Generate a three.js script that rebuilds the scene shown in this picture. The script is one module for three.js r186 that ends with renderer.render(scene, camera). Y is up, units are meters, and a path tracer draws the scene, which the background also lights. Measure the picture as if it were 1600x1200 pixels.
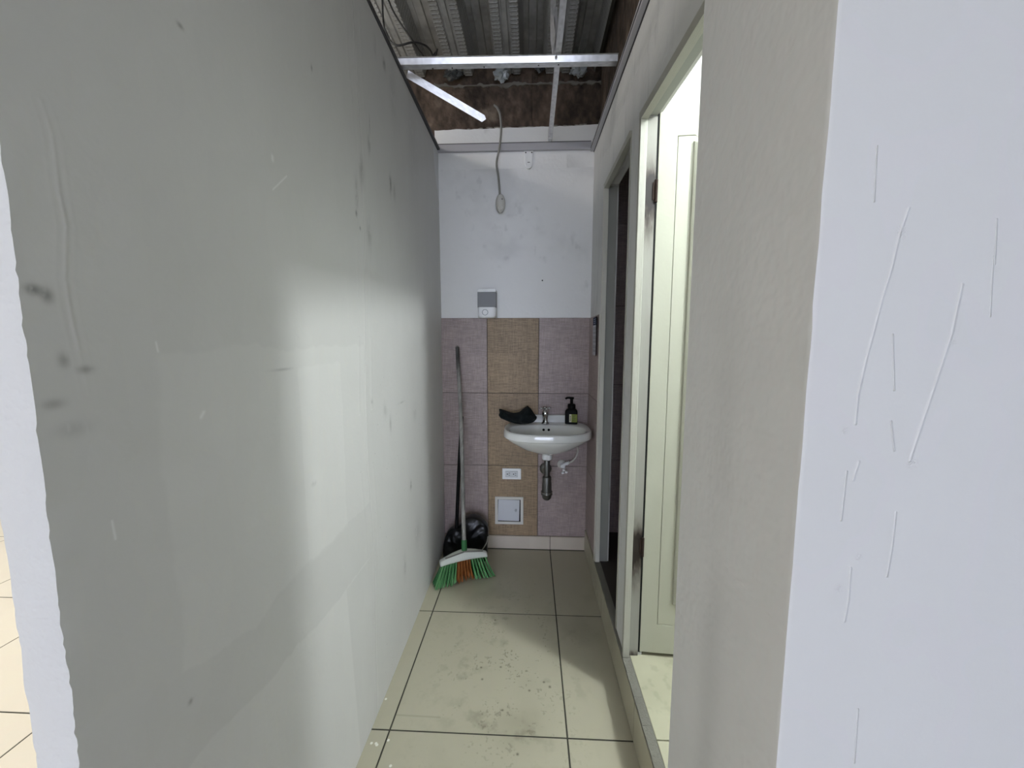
import * as THREE from 'three';
import { RoundedBoxGeometry } from 'three/addons/geometries/RoundedBoxGeometry.js';
import { mergeGeometries, toCreasedNormals } from 'three/addons/utils/BufferGeometryUtils.js';
import { RectAreaLightUniformsLib } from 'three/addons/lights/RectAreaLightUniformsLib.js';

// ------------------------------------------------------------------ camera, sky, lights, exposure
const scene = new THREE.Scene();
const camera = new THREE.PerspectiveCamera(87.81, 4 / 3, 0.05, 200);
camera.rotation.order = 'YXZ';
camera.position.set(0, 1.3122, 0);
camera.rotation.set(-0.1074, 0.0463, 0.001);
scene.background = new THREE.Color().setRGB(0.775, 0.845, 1.05);      // overcast daylight through the open shopfront
scene.backgroundIntensity = 9;
const renderer = new THREE.WebGLRenderer({ antialias: true });
renderer.toneMapping = THREE.LinearToneMapping;
renderer.toneMappingExposure = 1.0;
renderer.shadowMap.enabled = true;
RectAreaLightUniformsLib.init();
const ADDED_HALL_LAMP = { color: new THREE.Color().setRGB(1, 0.95, 0.88), glow: 3 };  // for the added hall lights
const BATH_LAMP = { power: 7.6, color: new THREE.Color().setRGB(0.925, 0.99, 0.98), glow: 5, at: [1.28, 2.515, -0.70], radius: 0.075 };

// ------------------------------------------------------------------ measures of the place
const ZB = -2.416, XR = 0.355, FLOOR2 = 0.15;
const xl = (z) => -0.528 + 0.0062 * (z + 0.4);                      // face of the left partition
const COLX = 0.275, COLZ0 = -0.408, COLZ1 = -0.72;
const CEIL = 2.90;

// ------------------------------------------------------------------ helpers
function rng(seed) { let a = seed >>> 0; return () => { a = (a + 0x6d2b79f5) | 0; let t = Math.imul(a ^ (a >>> 15), 1 | a); t = (t + Math.imul(t ^ (t >>> 7), 61 | t)) ^ t; return ((t ^ (t >>> 14)) >>> 0) / 4294967296; }; }
const R = rng(7);
function hash(x, y, s) { let h = Math.imul(x | 0, 374761393) + Math.imul(y | 0, 668265263) + Math.imul(s | 0, 2147483647 ^ 0x3c6ef372); h = Math.imul(h ^ (h >>> 13), 1274126177); return ((h ^ (h >>> 16)) >>> 0) / 4294967296; }
function vnoise(x, y, s = 0) {
  const xi = Math.floor(x), yi = Math.floor(y); let fx = x - xi, fy = y - yi; fx = fx * fx * (3 - 2 * fx); fy = fy * fy * (3 - 2 * fy);
  const a = hash(xi, yi, s), b = hash(xi + 1, yi, s), c = hash(xi, yi + 1, s), d = hash(xi + 1, yi + 1, s);
  return a + (b - a) * fx + (c - a) * fy + (a - b - c + d) * fx * fy;
}
function fbm(x, y, o = 4, s = 0) { let v = 0, a = 0.5, n = 0; for (let i = 0; i < o; i++) { v += a * vnoise(x, y, s + i * 17); n += a; x *= 2.03; y *= 2.03; a *= 0.5; } return v / n; }
const clamp = (v, a = 0, b = 1) => Math.min(b, Math.max(a, v));
const step = (a, b, v) => { const t = clamp((v - a) / (b - a)); return t * t * (3 - 2 * t); };
function segDist(px, py, a, b) { const dx = b[0] - a[0], dy = b[1] - a[1]; const t = clamp(((px - a[0]) * dx + (py - a[1]) * dy) / (dx * dx + dy * dy + 1e-12)); return [Math.hypot(px - a[0] - t * dx, py - a[1] - t * dy), t]; }
function polyDist(px, py, pts) { let d = 9; for (let i = 0; i + 1 < pts.length; i++) d = Math.min(d, segDist(px, py, pts[i], pts[i + 1])[0]); return d; }
const c8 = (v) => Math.round(clamp(v) * 255);
// fn(u, v) -> [r, g, b] as sRGB 0..1 (or one number for data maps)
function tex(w, h, fn, srgb = true, repeat = false) {
  const d = new Uint8Array(w * h * 4);
  for (let j = 0; j < h; j++) for (let i = 0; i < w; i++) {
    const c = fn((i + 0.5) / w, (j + 0.5) / h), k = (j * w + i) * 4;
    if (typeof c === 'number') d[k] = d[k + 1] = d[k + 2] = c8(c); else { d[k] = c8(c[0]); d[k + 1] = c8(c[1]); d[k + 2] = c8(c[2]); }
    d[k + 3] = 255;
  }
  const t = new THREE.DataTexture(d, w, h, THREE.RGBAFormat);
  t.magFilter = THREE.LinearFilter; t.minFilter = THREE.LinearMipmapLinearFilter; t.generateMipmaps = true;
  if (srgb) t.colorSpace = THREE.SRGBColorSpace;
  t.wrapS = t.wrapT = repeat ? THREE.RepeatWrapping : THREE.ClampToEdgeWrapping;
  t.needsUpdate = true; return t;
}
function mat(color, rough = 0.8, o = {}) { return new THREE.MeshStandardMaterial({ color: o.map ? 0xffffff : color, roughness: rough, metalness: 0, ...o }); }
function phys(color, rough, o = {}) { return new THREE.MeshPhysicalMaterial({ color, roughness: rough, ...o }); }

const taken = {};
function numbered(name) { if (!(name in taken)) { taken[name] = 0; return name; } return name + '_' + String(++taken[name]).padStart(3, '0'); }
function shadows(m) { m.castShadow = m.receiveShadow = true; return m; }
function mesh(name, geo, m, parent) { const g = Array.isArray(geo) ? merge(geo) : geo; const o = shadows(new THREE.Mesh(g, m)); o.name = parent && parent !== scene ? name : numbered(name); (parent || scene).add(o); return o; }
function merge(list) { return list.length === 1 ? list[0] : mergeGeometries(list.map((g) => { const n = g.index ? g.toNonIndexed() : g; for (const k of Object.keys(n.attributes)) if (!['position', 'normal', 'uv'].includes(k)) n.deleteAttribute(k); if (!n.attributes.uv) n.setAttribute('uv', new THREE.BufferAttribute(new Float32Array(n.attributes.position.count * 2), 2)); return n; })); }
function thing(name, label, category, pos = [0, 0, 0], group) { const o = new THREE.Group(); o.name = numbered(name); o.position.set(...pos); o.userData = { label, category }; if (group) o.userData.group = group; scene.add(o); return o; }
function tag(o, label, category, group) { o.userData.label = label; o.userData.category = category; if (group) o.userData.group = group; return o; }
function struct(name, label, pos = [0, 0, 0]) { const o = new THREE.Group(); o.name = numbered(name); o.position.set(...pos); o.userData = { kind: 'structure', label }; scene.add(o); return o; }
function box(w, h, d, x, y, z, r = 0) { const g = r ? new RoundedBoxGeometry(w, h, d, 2, r) : new THREE.BoxGeometry(w, h, d); g.translate(x, y, z); return g; }
const span = (x0, x1, y0, y1, z0, z1, r = 0) => box(x1 - x0, y1 - y0, z1 - z0, (x0 + x1) / 2, (y0 + y1) / 2, (z0 + z1) / 2, r);
function uvMetres(g, s = 1, ox = 0, oy = 0) {
  if (g.index) g = g.toNonIndexed();
  const p = g.attributes.position, n = g.attributes.normal, u = new Float32Array(p.count * 2);
  for (let i = 0; i < p.count; i++) {
    const ax = Math.abs(n.getX(i)), ay = Math.abs(n.getY(i)), az = Math.abs(n.getZ(i)); let a, b;
    if (ax >= ay && ax >= az) { a = p.getZ(i); b = p.getY(i); } else if (ay >= az) { a = p.getX(i); b = p.getZ(i); } else { a = p.getX(i); b = p.getY(i); }
    u[i * 2] = (a - ox) * s; u[i * 2 + 1] = (b - oy) * s;
  }
  g.setAttribute('uv', new THREE.BufferAttribute(u, 2)); return g;
}
// a slab piece (tile) with chamfered front edges: front face towards +z, w x h, thickness t, back at z = 0
function tileGeo(w, h, t, c = 0.0015) {
  const s = new THREE.Shape([[-w / 2 + c, -h / 2 + c], [w / 2 - c, -h / 2 + c], [w / 2 - c, h / 2 - c], [-w / 2 + c, h / 2 - c]].map((p) => new THREE.Vector2(...p)));
  return new THREE.ExtrudeGeometry(s, { depth: t - c, bevelEnabled: true, bevelThickness: c, bevelSize: c, bevelSegments: 1, steps: 1 }).translate(0, 0, 0);
}
function tube(pts, r, seg = 40, rad = 10, closed = false) { return new THREE.TubeGeometry(new THREE.CatmullRomCurve3(pts.map((p) => new THREE.Vector3(...p)), closed, 'centripetal'), seg, r, rad, closed); }
function cyl(r0, r1, h, x, y, z, seg = 24) { const g = new THREE.CylinderGeometry(r1, r0, h, seg); g.translate(x, y + h / 2, z); return g; }
function lathe(pts, seg = 32) { return new THREE.LatheGeometry(pts.map((p) => new THREE.Vector2(...p)), seg); }
// an open or closed surface from rows of points
function loft(rows, closedU = true, capStart = false, capEnd = false) {
  const n = rows[0].length, pos = [], idx = [], uv = [];
  rows.forEach((r, j) => r.forEach((p, i) => { pos.push(...p); uv.push(i / n, j / rows.length); }));
  const m = closedU ? n : n - 1;
  for (let j = 0; j + 1 < rows.length; j++) for (let i = 0; i < m; i++) { const a = j * n + i, b = j * n + ((i + 1) % n), c = a + n, d = b + n; idx.push(a, b, d, a, d, c); }
  const cap = (j, flip) => { const c = [0, 0, 0]; rows[j].forEach((p) => { c[0] += p[0] / n; c[1] += p[1] / n; c[2] += p[2] / n; }); const k = pos.length / 3; pos.push(...c); uv.push(0.5, 0.5); for (let i = 0; i < m; i++) { const a = j * n + i, b = j * n + ((i + 1) % n); flip ? idx.push(k, b, a) : idx.push(k, a, b); } };
  if (capStart) cap(0, true); if (capEnd) cap(rows.length - 1, false);
  const g = new THREE.BufferGeometry(); g.setAttribute('position', new THREE.Float32BufferAttribute(pos, 3)); g.setAttribute('uv', new THREE.Float32BufferAttribute(uv, 2)); g.setIndex(idx); g.computeVertexNormals(); return g;
}

// ------------------------------------------------------------------ materials
const plasterBump = tex(512, 512, (u, v) => 0.5 + 0.30 * (fbm(u * 6, v * 6, 3, 3) - 0.5) + 0.22 * (fbm(u * 90, v * 90, 2, 9) - 0.5), false, true);
const plasterTall = plasterBump.clone(); plasterTall.repeat.set(1, 2.4);
const M = {};
// left partition: repainted bands, scuffs, roller ridges, panel joint; u runs over z from -2.45 to -0.39, v over y from 0 to 2.41
{
  const upper = [[-.531, .806], [-.594, .783], [-.642, .775], [-.697, .756], [-.75, .775], [-.887, .779], [-1.038, .772], [-1.26, .775]];
  const lower = [[-.40, .66], [-.563, .643], [-.629, .641], [-.721, .618], [-.81, .62], [-.919, .6], [-1.073, .588]];
  const yOn = (pl, z) => { for (let i = 0; i + 1 < pl.length; i++) if (z <= pl[i][0] && z >= pl[i + 1][0]) return pl[i][1] + (pl[i + 1][1] - pl[i][1]) * (z - pl[i][0]) / (pl[i + 1][0] - pl[i][0]); return z > pl[0][0] ? pl[0][1] : pl[pl.length - 1][1]; };
  const seam = [[-1.262, 2.41], [-1.28, 2.1], [-1.298, 1.877], [-1.291, 1.582], [-1.269, 1.242], [-1.251, .928], [-1.261, .798], [-1.281, .512], [-1.26, .3], [-1.25, 0]];
  const ridge = [[-.436, 1.569], [-.443, 1.539], [-.443, 1.477], [-.446, 1.441], [-.439, 1.381], [-.441, 1.342], [-.45, 1.25]];
  const smears = [[-.408, 1.366, .008, .006, .55], [-.42, 1.361, .006, .008, .45], [-.428, 1.29, .006, .009, .3], [-.449, 1.278, .009, .005, .3], [-.413, 1.242, .012, .006, .25], [-.43, 1.21, .02, .01, .12],
    [-1.295, 1.843, .02, .045, .22], [-1.25, 1.76, .012, .05, .22], [-1.242, 1.699, .006, .009, .5], [-1.268, 1.662, .005, .006, .5], [-1.34, 1.66, .02, .045, .18], [-1.567, 1.905, .012, .03, .5], [-1.611, 1.892, .014, .03, .2],
    [-1.534, 2.306, .015, .02, .4], [-1.446, 2.309, .012, .03, .18], [-1.364, 1.954, .012, .03, .25], [-1.014, 1.964, .004, .008, .5], [-.629, 1.782, .006, .004, .4], [-1.375, 2.02, .003, .025, .45],
    [-1.312, 1.109, .008, .008, .25], [-1.433, 1.056, .02, .03, .14], [-1.485, .995, .012, .03, .2], [-1.619, 1.057, .04, .004, .2], [-1.807, .978, .03, .04, .1], [-1.716, .665, .012, .02, .4], [-.929, .961, .01, .006, .2], [-.83, 1.251, .035, .003, .22], [-1.8, .4, .05, .08, .12], [-1.6, .35, .02, .05, .15], [-.545, .75, .005, .005, .3],
    [-.5, 2.0, .06, .2, .03], [-1.9, 2.2, .1, .2, .06], [-1.62, 2.25, .04, .1, .1]];
  const light = [[[-.837, 1.687], [-.837, 1.68], .004], [[-.832, 1.62], [-.884, 1.667], .0016], [[-.608, 1.19], [-.614, 1.197], .003], [[-.542, 1.31], [-.544, 1.297], .0015], [[-.46, 1.085], [-.4615, 1.06], .0015]];
  const bump = (z, y) => {
    let b = 0.5 + 0.10 * (fbm(z * 9, y * 9, 3, 21) - 0.5) + 0.02 * (fbm(z * 120, y * 120, 2, 5) - 0.5);
    const zw = z - 0.012 * (fbm(y * 9, 1, 3, 91) - 0.5), ds = polyDist(zw, y, seam); const sgn = z - yOn2(seam, y);
    b += 0.12 * Math.exp(-((ds / 0.016) ** 2)) + (sgn < 0 ? 0.22 : 0) * Math.exp(-ds / 0.12) + 0.05 * Math.exp(-(((ds - 0.05) / 0.008) ** 2)) * (fbm(y * 5, 2, 2, 8) > 0.45 ? 1 : 0);
    const dr = polyDist(z, y, ridge); b += 0.05 * Math.exp(-((dr / 0.0022) ** 2)) * (y > 1.3 ? 1 : 0.4) + 0.012 * Math.exp(-(((dr - 0.009) / 0.002) ** 2));
    return b;
  };
  function yOn2(pl, y) { for (let i = 0; i + 1 < pl.length; i++) if (y <= pl[i][1] && y >= pl[i + 1][1]) return pl[i][0] + (pl[i + 1][0] - pl[i][0]) * (y - pl[i][1]) / (pl[i + 1][1] - pl[i][1]); return -1.26; }
  const colour = (u, v) => {
    const z = -2.45 + u * 2.06, y = v * 2.41; let k = 1, w = 0;
    const wob = 0.030 * (fbm(z * 7, y * 7, 4, 44) - 0.5) + 0.012 * (fbm(z * 40, y * 40, 2, 45) - 0.5);
    // band of old paint between two roller coats, with the coats above and below a little whiter
    const yu = yOn(upper, z) + wob, yl = yOn(lower, z) + wob;
    const zr = yOn2([[-1.073, .588], [-1.085, .42], [-1.111, .049], [-1.112, 0]], y);
    if (z > -1.262) {
      k += 0.024 * step(yu - 0.004, yu + 0.004, y) * step(1.305 + wob, 1.295 + wob, y) * step(-.53 + wob, -.545 + wob, z);
      k += 0.034 * step(yl + 0.004, yl - 0.004, y) * step(zr - 0.004, zr + 0.004, z);
      if (z + wob * 0.5 < -.889 && z + wob * 0.5 > -1.096) k += 0.018 * step(1.258 + wob, 1.250 + wob, y) * step(.76, .78, y);
    } else k += 0.004;
    { const zs = yOn2(seam, y) + 0.012 * (fbm(y * 9, 1, 3, 91) - 0.5), d = z - zs; k -= 0.045 * Math.exp(-((d / 0.0022) ** 2)) * step(0.3, 0.6, fbm(y * 6, 4, 3, 92)) + 0.022 * Math.exp(-(((d - 0.014) / 0.012) ** 2)) * fbm(y * 8, z * 20, 3, 93); k += 0.02 * Math.exp(-(((d + 0.010) / 0.006) ** 2)); }
    k += 0.02 * (fbm(z * 2.2, y * 1.6, 3, 12) - 0.5) + 0.02 * (fbm(z * 14, y * 5, 3, 31) - 0.5);
    for (const s of smears) { const a = (z - s[0]) / s[2], b = (y - s[1]) / s[3], q = a * a + b * b; if (q < 6) k -= 0.6 * s[4] * Math.exp(-q * 1.2) * clamp(-0.3 + 2.6 * fbm(z * 160, y * 90, 4, 77) * fbm(z * 50 + 5, y * 40, 3, 79) * 2.0); }
    for (const l of light) { const d = segDist(z, y, l[0], l[1])[0]; if (d < 0.01) w = Math.max(w, 0.7 * Math.exp(-((d / l[2]) ** 2))); }
    if (hash(Math.floor(z * 420), Math.floor(y * 420), 3) > 0.9994 && z < -1.3 && y < 1.2) k -= 0.25;
    const c = [0.832 * k, 0.828 * k, 0.820 * k]; return c.map((q) => q + (0.95 - q) * w);
  };
  M.partition = mat(0xffffff, 0.62, { map: tex(1400, 1600, colour), bumpMap: tex(1400, 1600, (u, v) => bump(-2.45 + u * 2.06, v * 2.41), false), bumpScale: 0.012 });
}
M.paint = mat(0xe2e3e4, 0.7, { bumpMap: plasterBump, bumpScale: 0.004 });
// white front of the column by the camera: scratches, runs and a torn corner; u over x 0.27..0.67, v over y 0.75..1.75
{
  const lines = [[[.355, 1.437], [.349, 1.413], [.345, 1.382], [.339, 1.353], [.334, 1.321], [.329, 1.291], [.325, 1.259], [.325, 1.23]], [[.411, 1.366], [.407, 1.321], [.399, 1.28], [.391, 1.242], [.381, 1.193]], [[.332, 1.191], [.328, 1.172]], [[.321, 1.181], [.320, 1.129]], [[.373, 1.139], [.373, 1.103], [.371, 1.069]], [[.334, 1.078], [.335, 1.041], [.333, 1.018]], [[.352, 1.319], [.359, 1.264]], [[.359, 1.233], [.365, 1.203]], [[.356, .917], [.358, .852]], [[.435, 1.426], [.438, 1.385]], [[.436, 1.392], [.44, 1.336]], [[.321, 1.493], [.323, 1.443]]];
  const wd = [.0011, .0013, .0012, .0008, .0009, .0010, .0006, .0007, .0006, .0006, .0005, .0004];
  const dabs = [[.323, 1.055, .004], [.341, 1.09, .003], [.409, 1.312, .003], [.315, 1.223, .003], [.350, 1.414, .005], [.383, 1.191, .005]];
  const f = (u, v) => { const x = .27 + u * .4, y = .75 + v; let s = 0; lines.forEach((l, i) => { const d = polyDist(x, y, l); if (d < 0.008) s += Math.exp(-((d / wd[i]) ** 2)); }); let b = 0; for (const d of dabs) { const q = Math.hypot(x - d[0], (y - d[1]) * 0.8) / d[2]; if (q < 3) b += Math.exp(-q * q) * (fbm(x * 900, y * 900, 2, 6) - 0.3); } return [Math.min(1, s), b, x, y]; };
  M.columnFront = mat(0xffffff, 0.55, {
    map: tex(900, 2000, (u, v) => { const [s, b, x, y] = f(u, v); const k = 0.012 * (fbm(x * 10, y * 6, 3, 2) - 0.5) + 0.05 * Math.max(0, s) - 0.05 * Math.max(0, b); return [0.885 + k, 0.888 + k, 0.893 + k]; }),
    bumpMap: tex(900, 2000, (u, v) => { const [s, b, x, y] = f(u, v); return 0.4 + 0.25 * s + 0.3 * b + 0.10 * (fbm(x * 22, y * 9, 3, 51) - 0.5) + 0.02 * (fbm(x * 300, y * 300, 2, 4) - 0.5); }, false), bumpScale: 0.004,
  });
}
M.columnSide = mat(0xffffff, 0.7, { map: tex(512, 1024, (u, v) => { const k = 0.03 * (fbm(u * 9, v * 21, 3, 14) - 0.5) - 0.10 * Math.exp(-(((u - 0.15) / 0.035) ** 2)) * step(0.75, 0.2, v) * step(0.06, 0.25, v) * fbm(u * 6, v * 14, 3, 5); return [0.86 + k, 0.858 + k, 0.85 + k]; }, true, true), bumpMap: plasterTall, bumpScale: 0.004 });
M.backPaint = mat(0xffffff, 0.65, { map: tex(512, 512, (u, v) => { const g = fbm(u * 5, v * 5, 4, 61), d = fbm(u * 26, v * 20, 3, 62); const k = -0.05 * step(0.52, 0.85, g) - 0.05 * step(0.66, 0.9, d) * step(0.4, 0.6, g); return [0.955 + k, 0.955 + k, 0.955 + k]; }, true, true), bumpMap: plasterBump, bumpScale: 0.003 });
M.rightPaint = mat(0xffffff, 0.65, { map: tex(512, 512, (u, v) => { const k = -0.05 * step(0.5, 0.9, fbm(u * 7, v * 3, 4, 81)) - 0.06 * step(0.6, 0.9, fbm(u * 30, v * 9, 3, 82)); return [0.85 + k, 0.85 + k, 0.845 + k]; }, true, true), bumpMap: plasterBump, bumpScale: 0.004 });
function weave(base, amp, seed) {
  return tex(512, 512, (u, v) => {
    const a = vnoise(u * 22, v * 190, seed), b = vnoise(u * 170, v * 16, seed + 1), c = fbm(u * 3, v * 3, 3, seed + 2), d = vnoise(u * 250, v * 250, seed + 4);
    const k = 1 + amp * ((a - 0.5) * 0.9 + (b - 0.5) * 0.6 + (c - 0.5) * 0.6 + (d - 0.5) * 0.5); return base.map((q) => q * k);
  }, true, true);
}
const linenBump = tex(256, 256, (u, v) => 0.5 + 0.5 * (vnoise(u * 22, v * 128, 5) - 0.5) + 0.4 * (vnoise(u * 128, v * 16, 6) - 0.5), false, true);
M.tileGrey = mat(0xffffff, 0.45, { map: weave([0.635, 0.575, 0.565], 0.17, 100), bumpMap: linenBump, bumpScale: 0.0006 });
M.tileOchre = mat(0xffffff, 0.5, { map: weave([0.585, 0.50, 0.395], 0.24, 140), bumpMap: linenBump, bumpScale: 0.0008 });
M.tilePale = mat(0xffffff, 0.4, { map: weave([0.66, 0.665, 0.65], 0.07, 160), bumpMap: linenBump, bumpScale: 0.0005 });
M.grout = mat(0x55524a, 0.95); M.groutDark = mat(0x4a4440, 0.95); M.groutFloor = mat(0x3f3e36, 0.95);
// cream floor tile with grime; u over x -1.1..0.7, v over z -2.45..-0.65 (1.8 m each way)
{
  const dots = [[-.16, -1.751], [-.181, -1.418], [-.113, -1.48], [.081, -1.397], [.059, -1.416], [-.093, -1.291], [-.034, -1.14], [.003, -1.376], [-.192, -1.474]];
  const white = [[-.514, -1.153], [-.499, -1.153], [-.494, -1.148], [-.462, -1.165], [-.471, -1.765], [-.525, -1.315], [-.427, -1.086]];
  M.floorTile = mat(0xffffff, 0.32, { map: tex(1200, 1200, (u, v) => {
    const x = -1.1 + u * 1.8, z = -2.45 + v * 1.8;
    const traffic = Math.exp(-(((x + 0.08) / 0.24) ** 2)) * Math.exp(-(((z + 1.5) / 0.42) ** 2));
    let k = 0.03 * (fbm(x * 3, z * 3, 4, 71) - 0.5), g = 0;
    g += traffic * (0.13 * step(0.50, 0.80, fbm(x * 26, z * 26, 5, 72)) * step(0.42, 0.62, fbm(x * 7, z * 7, 3, 78)) + 0.035 * step(0.45, 0.8, fbm(x * 5, z * 5, 3, 73)) + 0.14 * step(0.64, 0.8, fbm(x * 110, z * 110, 2, 74)) * step(0.46, 0.6, fbm(x * 14, z * 14, 3, 75)));
    g += 0.05 * step(0.55, 0.85, fbm(x * 4 + 9, z * 4, 4, 76));
    for (const d of dots) { const q = Math.hypot(x - d[0], z - d[1]); if (q < 0.02) g += 0.3 * Math.exp(-((q / 0.0038) ** 2)); }
    const sc = segDist(x, z, [-.465, -1.255], [-.31, -1.253])[0]; if (sc < 0.01) g += 0.07 * Math.exp(-((sc / 0.003) ** 2));
    let c = [0.705 + k - g, 0.685 + k - g, 0.605 + k - g * 0.95];
    for (const d of white) { const q = Math.hypot(x - d[0], z - d[1]); if (q < 0.0045) c = [0.90, 0.90, 0.87]; }
    return c;
  }, true, true) });
}
M.hallTile = mat(0xffffff, 0.35, { map: tex(256, 256, (u, v) => { const k = 0.03 * (fbm(u * 6, v * 6, 4, 471) - 0.5); return [0.80 + k, 0.775 + k, 0.715 + k]; }, true, true) });
M.floorSlab = mat(0xbeb9a6, 0.5);
M.bathFloor = mat(0xffffff, 0.35, { map: tex(256, 256, (u, v) => { const k = 0.06 * (fbm(u * 8, v * 8, 4, 90) - 0.5) - 0.08 * 0.5 * step(0.6, 0.8, fbm(u * 30, v * 30, 3, 91)); return [0.72 + k, 0.71 + k, 0.62 + k]; }, true, true) });
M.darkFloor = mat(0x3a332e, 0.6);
M.skirt = mat(0xffffff, 0.4, { map: tex(256, 64, (u, v) => { const k = 0.05 * (fbm(u * 8, v * 4, 3, 95) - 0.5); return [0.80 + k, 0.755 + k, 0.70 + k]; }, true, true) });
M.cement = mat(0x77756d, 0.95, { bumpMap: plasterBump, bumpScale: 0.006 });
M.brick = mat(0xffffff, 0.95, { map: tex(768, 512, (u, v) => { const x = u * 1.2, y = v * 0.8; const a = fbm(x * 9, y * 9, 5, 201), b = fbm(x * 40, y * 40, 3, 202), p = step(0.66, 0.8, fbm(x * 5 + 3, y * 7, 4, 203)); const k = 0.72 + 0.5 * (a - 0.5) * 1.2 + 0.5 * (b - 0.5); return [0.46 * k + 0.2 * p, 0.39 * k + 0.19 * p, 0.34 * k + 0.17 * p]; }, true, true), bumpMap: tex(512, 512, (u, v) => fbm(u * 12, v * 12, 5, 205), false, true), bumpScale: 0.03 });
M.lime = mat(0xb9b4aa, 0.95, { bumpMap: plasterBump, bumpScale: 0.01 });
// galvanised sheet with rolled embossments along the flange edges (u across one rib, v along it in metres)
const spangle = tex(512, 512, (u, v) => { const a = vnoise(u * 24, v * 24, 301), b = fbm(u * 5, v * 5, 3, 302); const k = 0.66 + 0.06 * (a - 0.5) + 0.20 * (b - 0.5); return [k, k * 1.005, k]; }, true, true);
M.galv = mat(0xffffff, 0.30, { map: tex(256, 256, (u, v) => { const k = 0.84 + 0.10 * (vnoise(u * 24, v * 24, 311) - 0.5); return [k, k, k * 1.01]; }, true, true), metalness: 0.75 });
M.deck = mat(0xffffff, 0.42, { map: spangle, metalness: 0.4, bumpMap: tex(64, 64, (u, v) => { const s = Math.abs((v % 1) - 0.5); return step(0.22, 0.12, s) * step(0.5, 0.36, Math.abs(u - 0.5)); }, false, true), bumpScale: 0.006 });
M.deckFlat = mat(0xffffff, 0.40, { map: spangle, metalness: 0.45 });
M.pvc = mat(0xb9b8be, 0.5); M.pvcDark = mat(0x4b4a4e, 0.6);
M.doorPaint = mat(0xb9b9aa, 0.38, { bumpMap: plasterBump, bumpScale: 0.0015 });
M.frame = mat(0xb4b3a8, 0.45, { bumpMap: plasterBump, bumpScale: 0.002 });
M.frameWhite = mat(0xdedcd3, 0.45, { bumpMap: plasterBump, bumpScale: 0.002 });
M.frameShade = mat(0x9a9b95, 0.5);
M.rust = mat(0x2a1a12, 0.9);
M.whitePlastic = mat(0xf3f4f5, 0.35); M.whitePlasticOld = mat(0xcfcdc6, 0.45);
M.ceramic = phys(0xe9eae6, 0.08, { clearcoat: 0.6, clearcoatRoughness: 0.05 });
M.chrome = mat(0xc9c9c9, 0.18, { metalness: 1 }); M.chromeDull = mat(0x6e6e6c, 0.38, { metalness: 0.9 });
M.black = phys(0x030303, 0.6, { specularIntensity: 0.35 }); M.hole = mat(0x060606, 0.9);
M.blackPlastic = phys(0x0b0d14, 0.2, { clearcoat: 0.5, clearcoatRoughness: 0.15 });
M.cable = mat(0x2c2c2c, 0.5); M.cableGrey = mat(0x8f8d88, 0.5);
M.green = mat(0x6cab6c, 0.55); M.greenDark = mat(0x2f6e3c, 0.65); M.orange = mat(0x94551f, 0.75);

// ================================================================== the setting
// ---- floor: individual 60 cm tiles over a grout bed, one grid through corridor and hall
const floor = struct('floor', 'cream ceramic tile floor of corridor and hall');
mesh('grout_bed', uvMetres(span(-5.5, 3.0, -0.12, -0.002, -4.2, 7.0)), M.groutFloor, floor);
{
  const G0 = -0.4699, Z0 = -1.2002, P = 0.6, gap = 0.0055;
  const put = (x0, x1, z0, z1) => {
    if (x1 - x0 < 0.012 || z1 - z0 < 0.012) return;
    const w = x1 - x0 - gap, d = z1 - z0 - gap; let g = tileGeo(w, d, 0.010, 0.001); g.rotateX(-Math.PI / 2); g.translate((x0 + x1) / 2, -0.0105 + (R() - 0.5) * 0.0006, (z0 + z1) / 2);
    mesh('floor_tile', uvMetres(g, 1 / 1.8, -1.1, -2.45), x1 < -0.58 || z1 > 0.1 ? M.hallTile : M.floorTile, floor);
  };
  // corridor strip, and the hall floor near it
  for (let i = -7; i <= 1; i++) for (let k = -3; k <= 3; k++) {
    let x0 = G0 + i * P, x1 = x0 + P, z0 = Z0 + k * P - P, z1 = z0 + P;
    if (i >= -1 && k <= 1) { // beside the partition: split what it covers
      if (i === -1) { put(x0, Math.min(x1, -0.586), z0, z1); x0 = -0.545; if (k === -1) z0 = -2.402; if (k < -1) continue; put(x0, x1, z0, z1); continue; }
      if (k < -1) continue; if (k === -1) z0 = -2.402;
      const xe = Math.min(x1, XR - 0.001); if (xe > x0) { if (k === 1 && i === 1) { put(x0, xe, z0, COLZ1); put(x0, 0.274, COLZ1, z1); } else put(x0, xe, z0, z1); } continue;
    }
    put(x0, x1, z0, z1);
  }
  mesh('hall_floor', [span(-5.5, -4.67, -0.01, 0, -4.2, 7.0), span(0.73, 3, -0.01, 0, 1.2 - 1.2 + 0.001, 7.0), span(-4.67, 0.73, -0.01, 0, 1.2, 7.0), span(0.56, 0.73, -0.01, 0, -0.41, 0.6), span(-4.67, -0.586, -0.01, 0, -4.2, -3.6)], M.floorSlab, floor);
}
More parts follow.
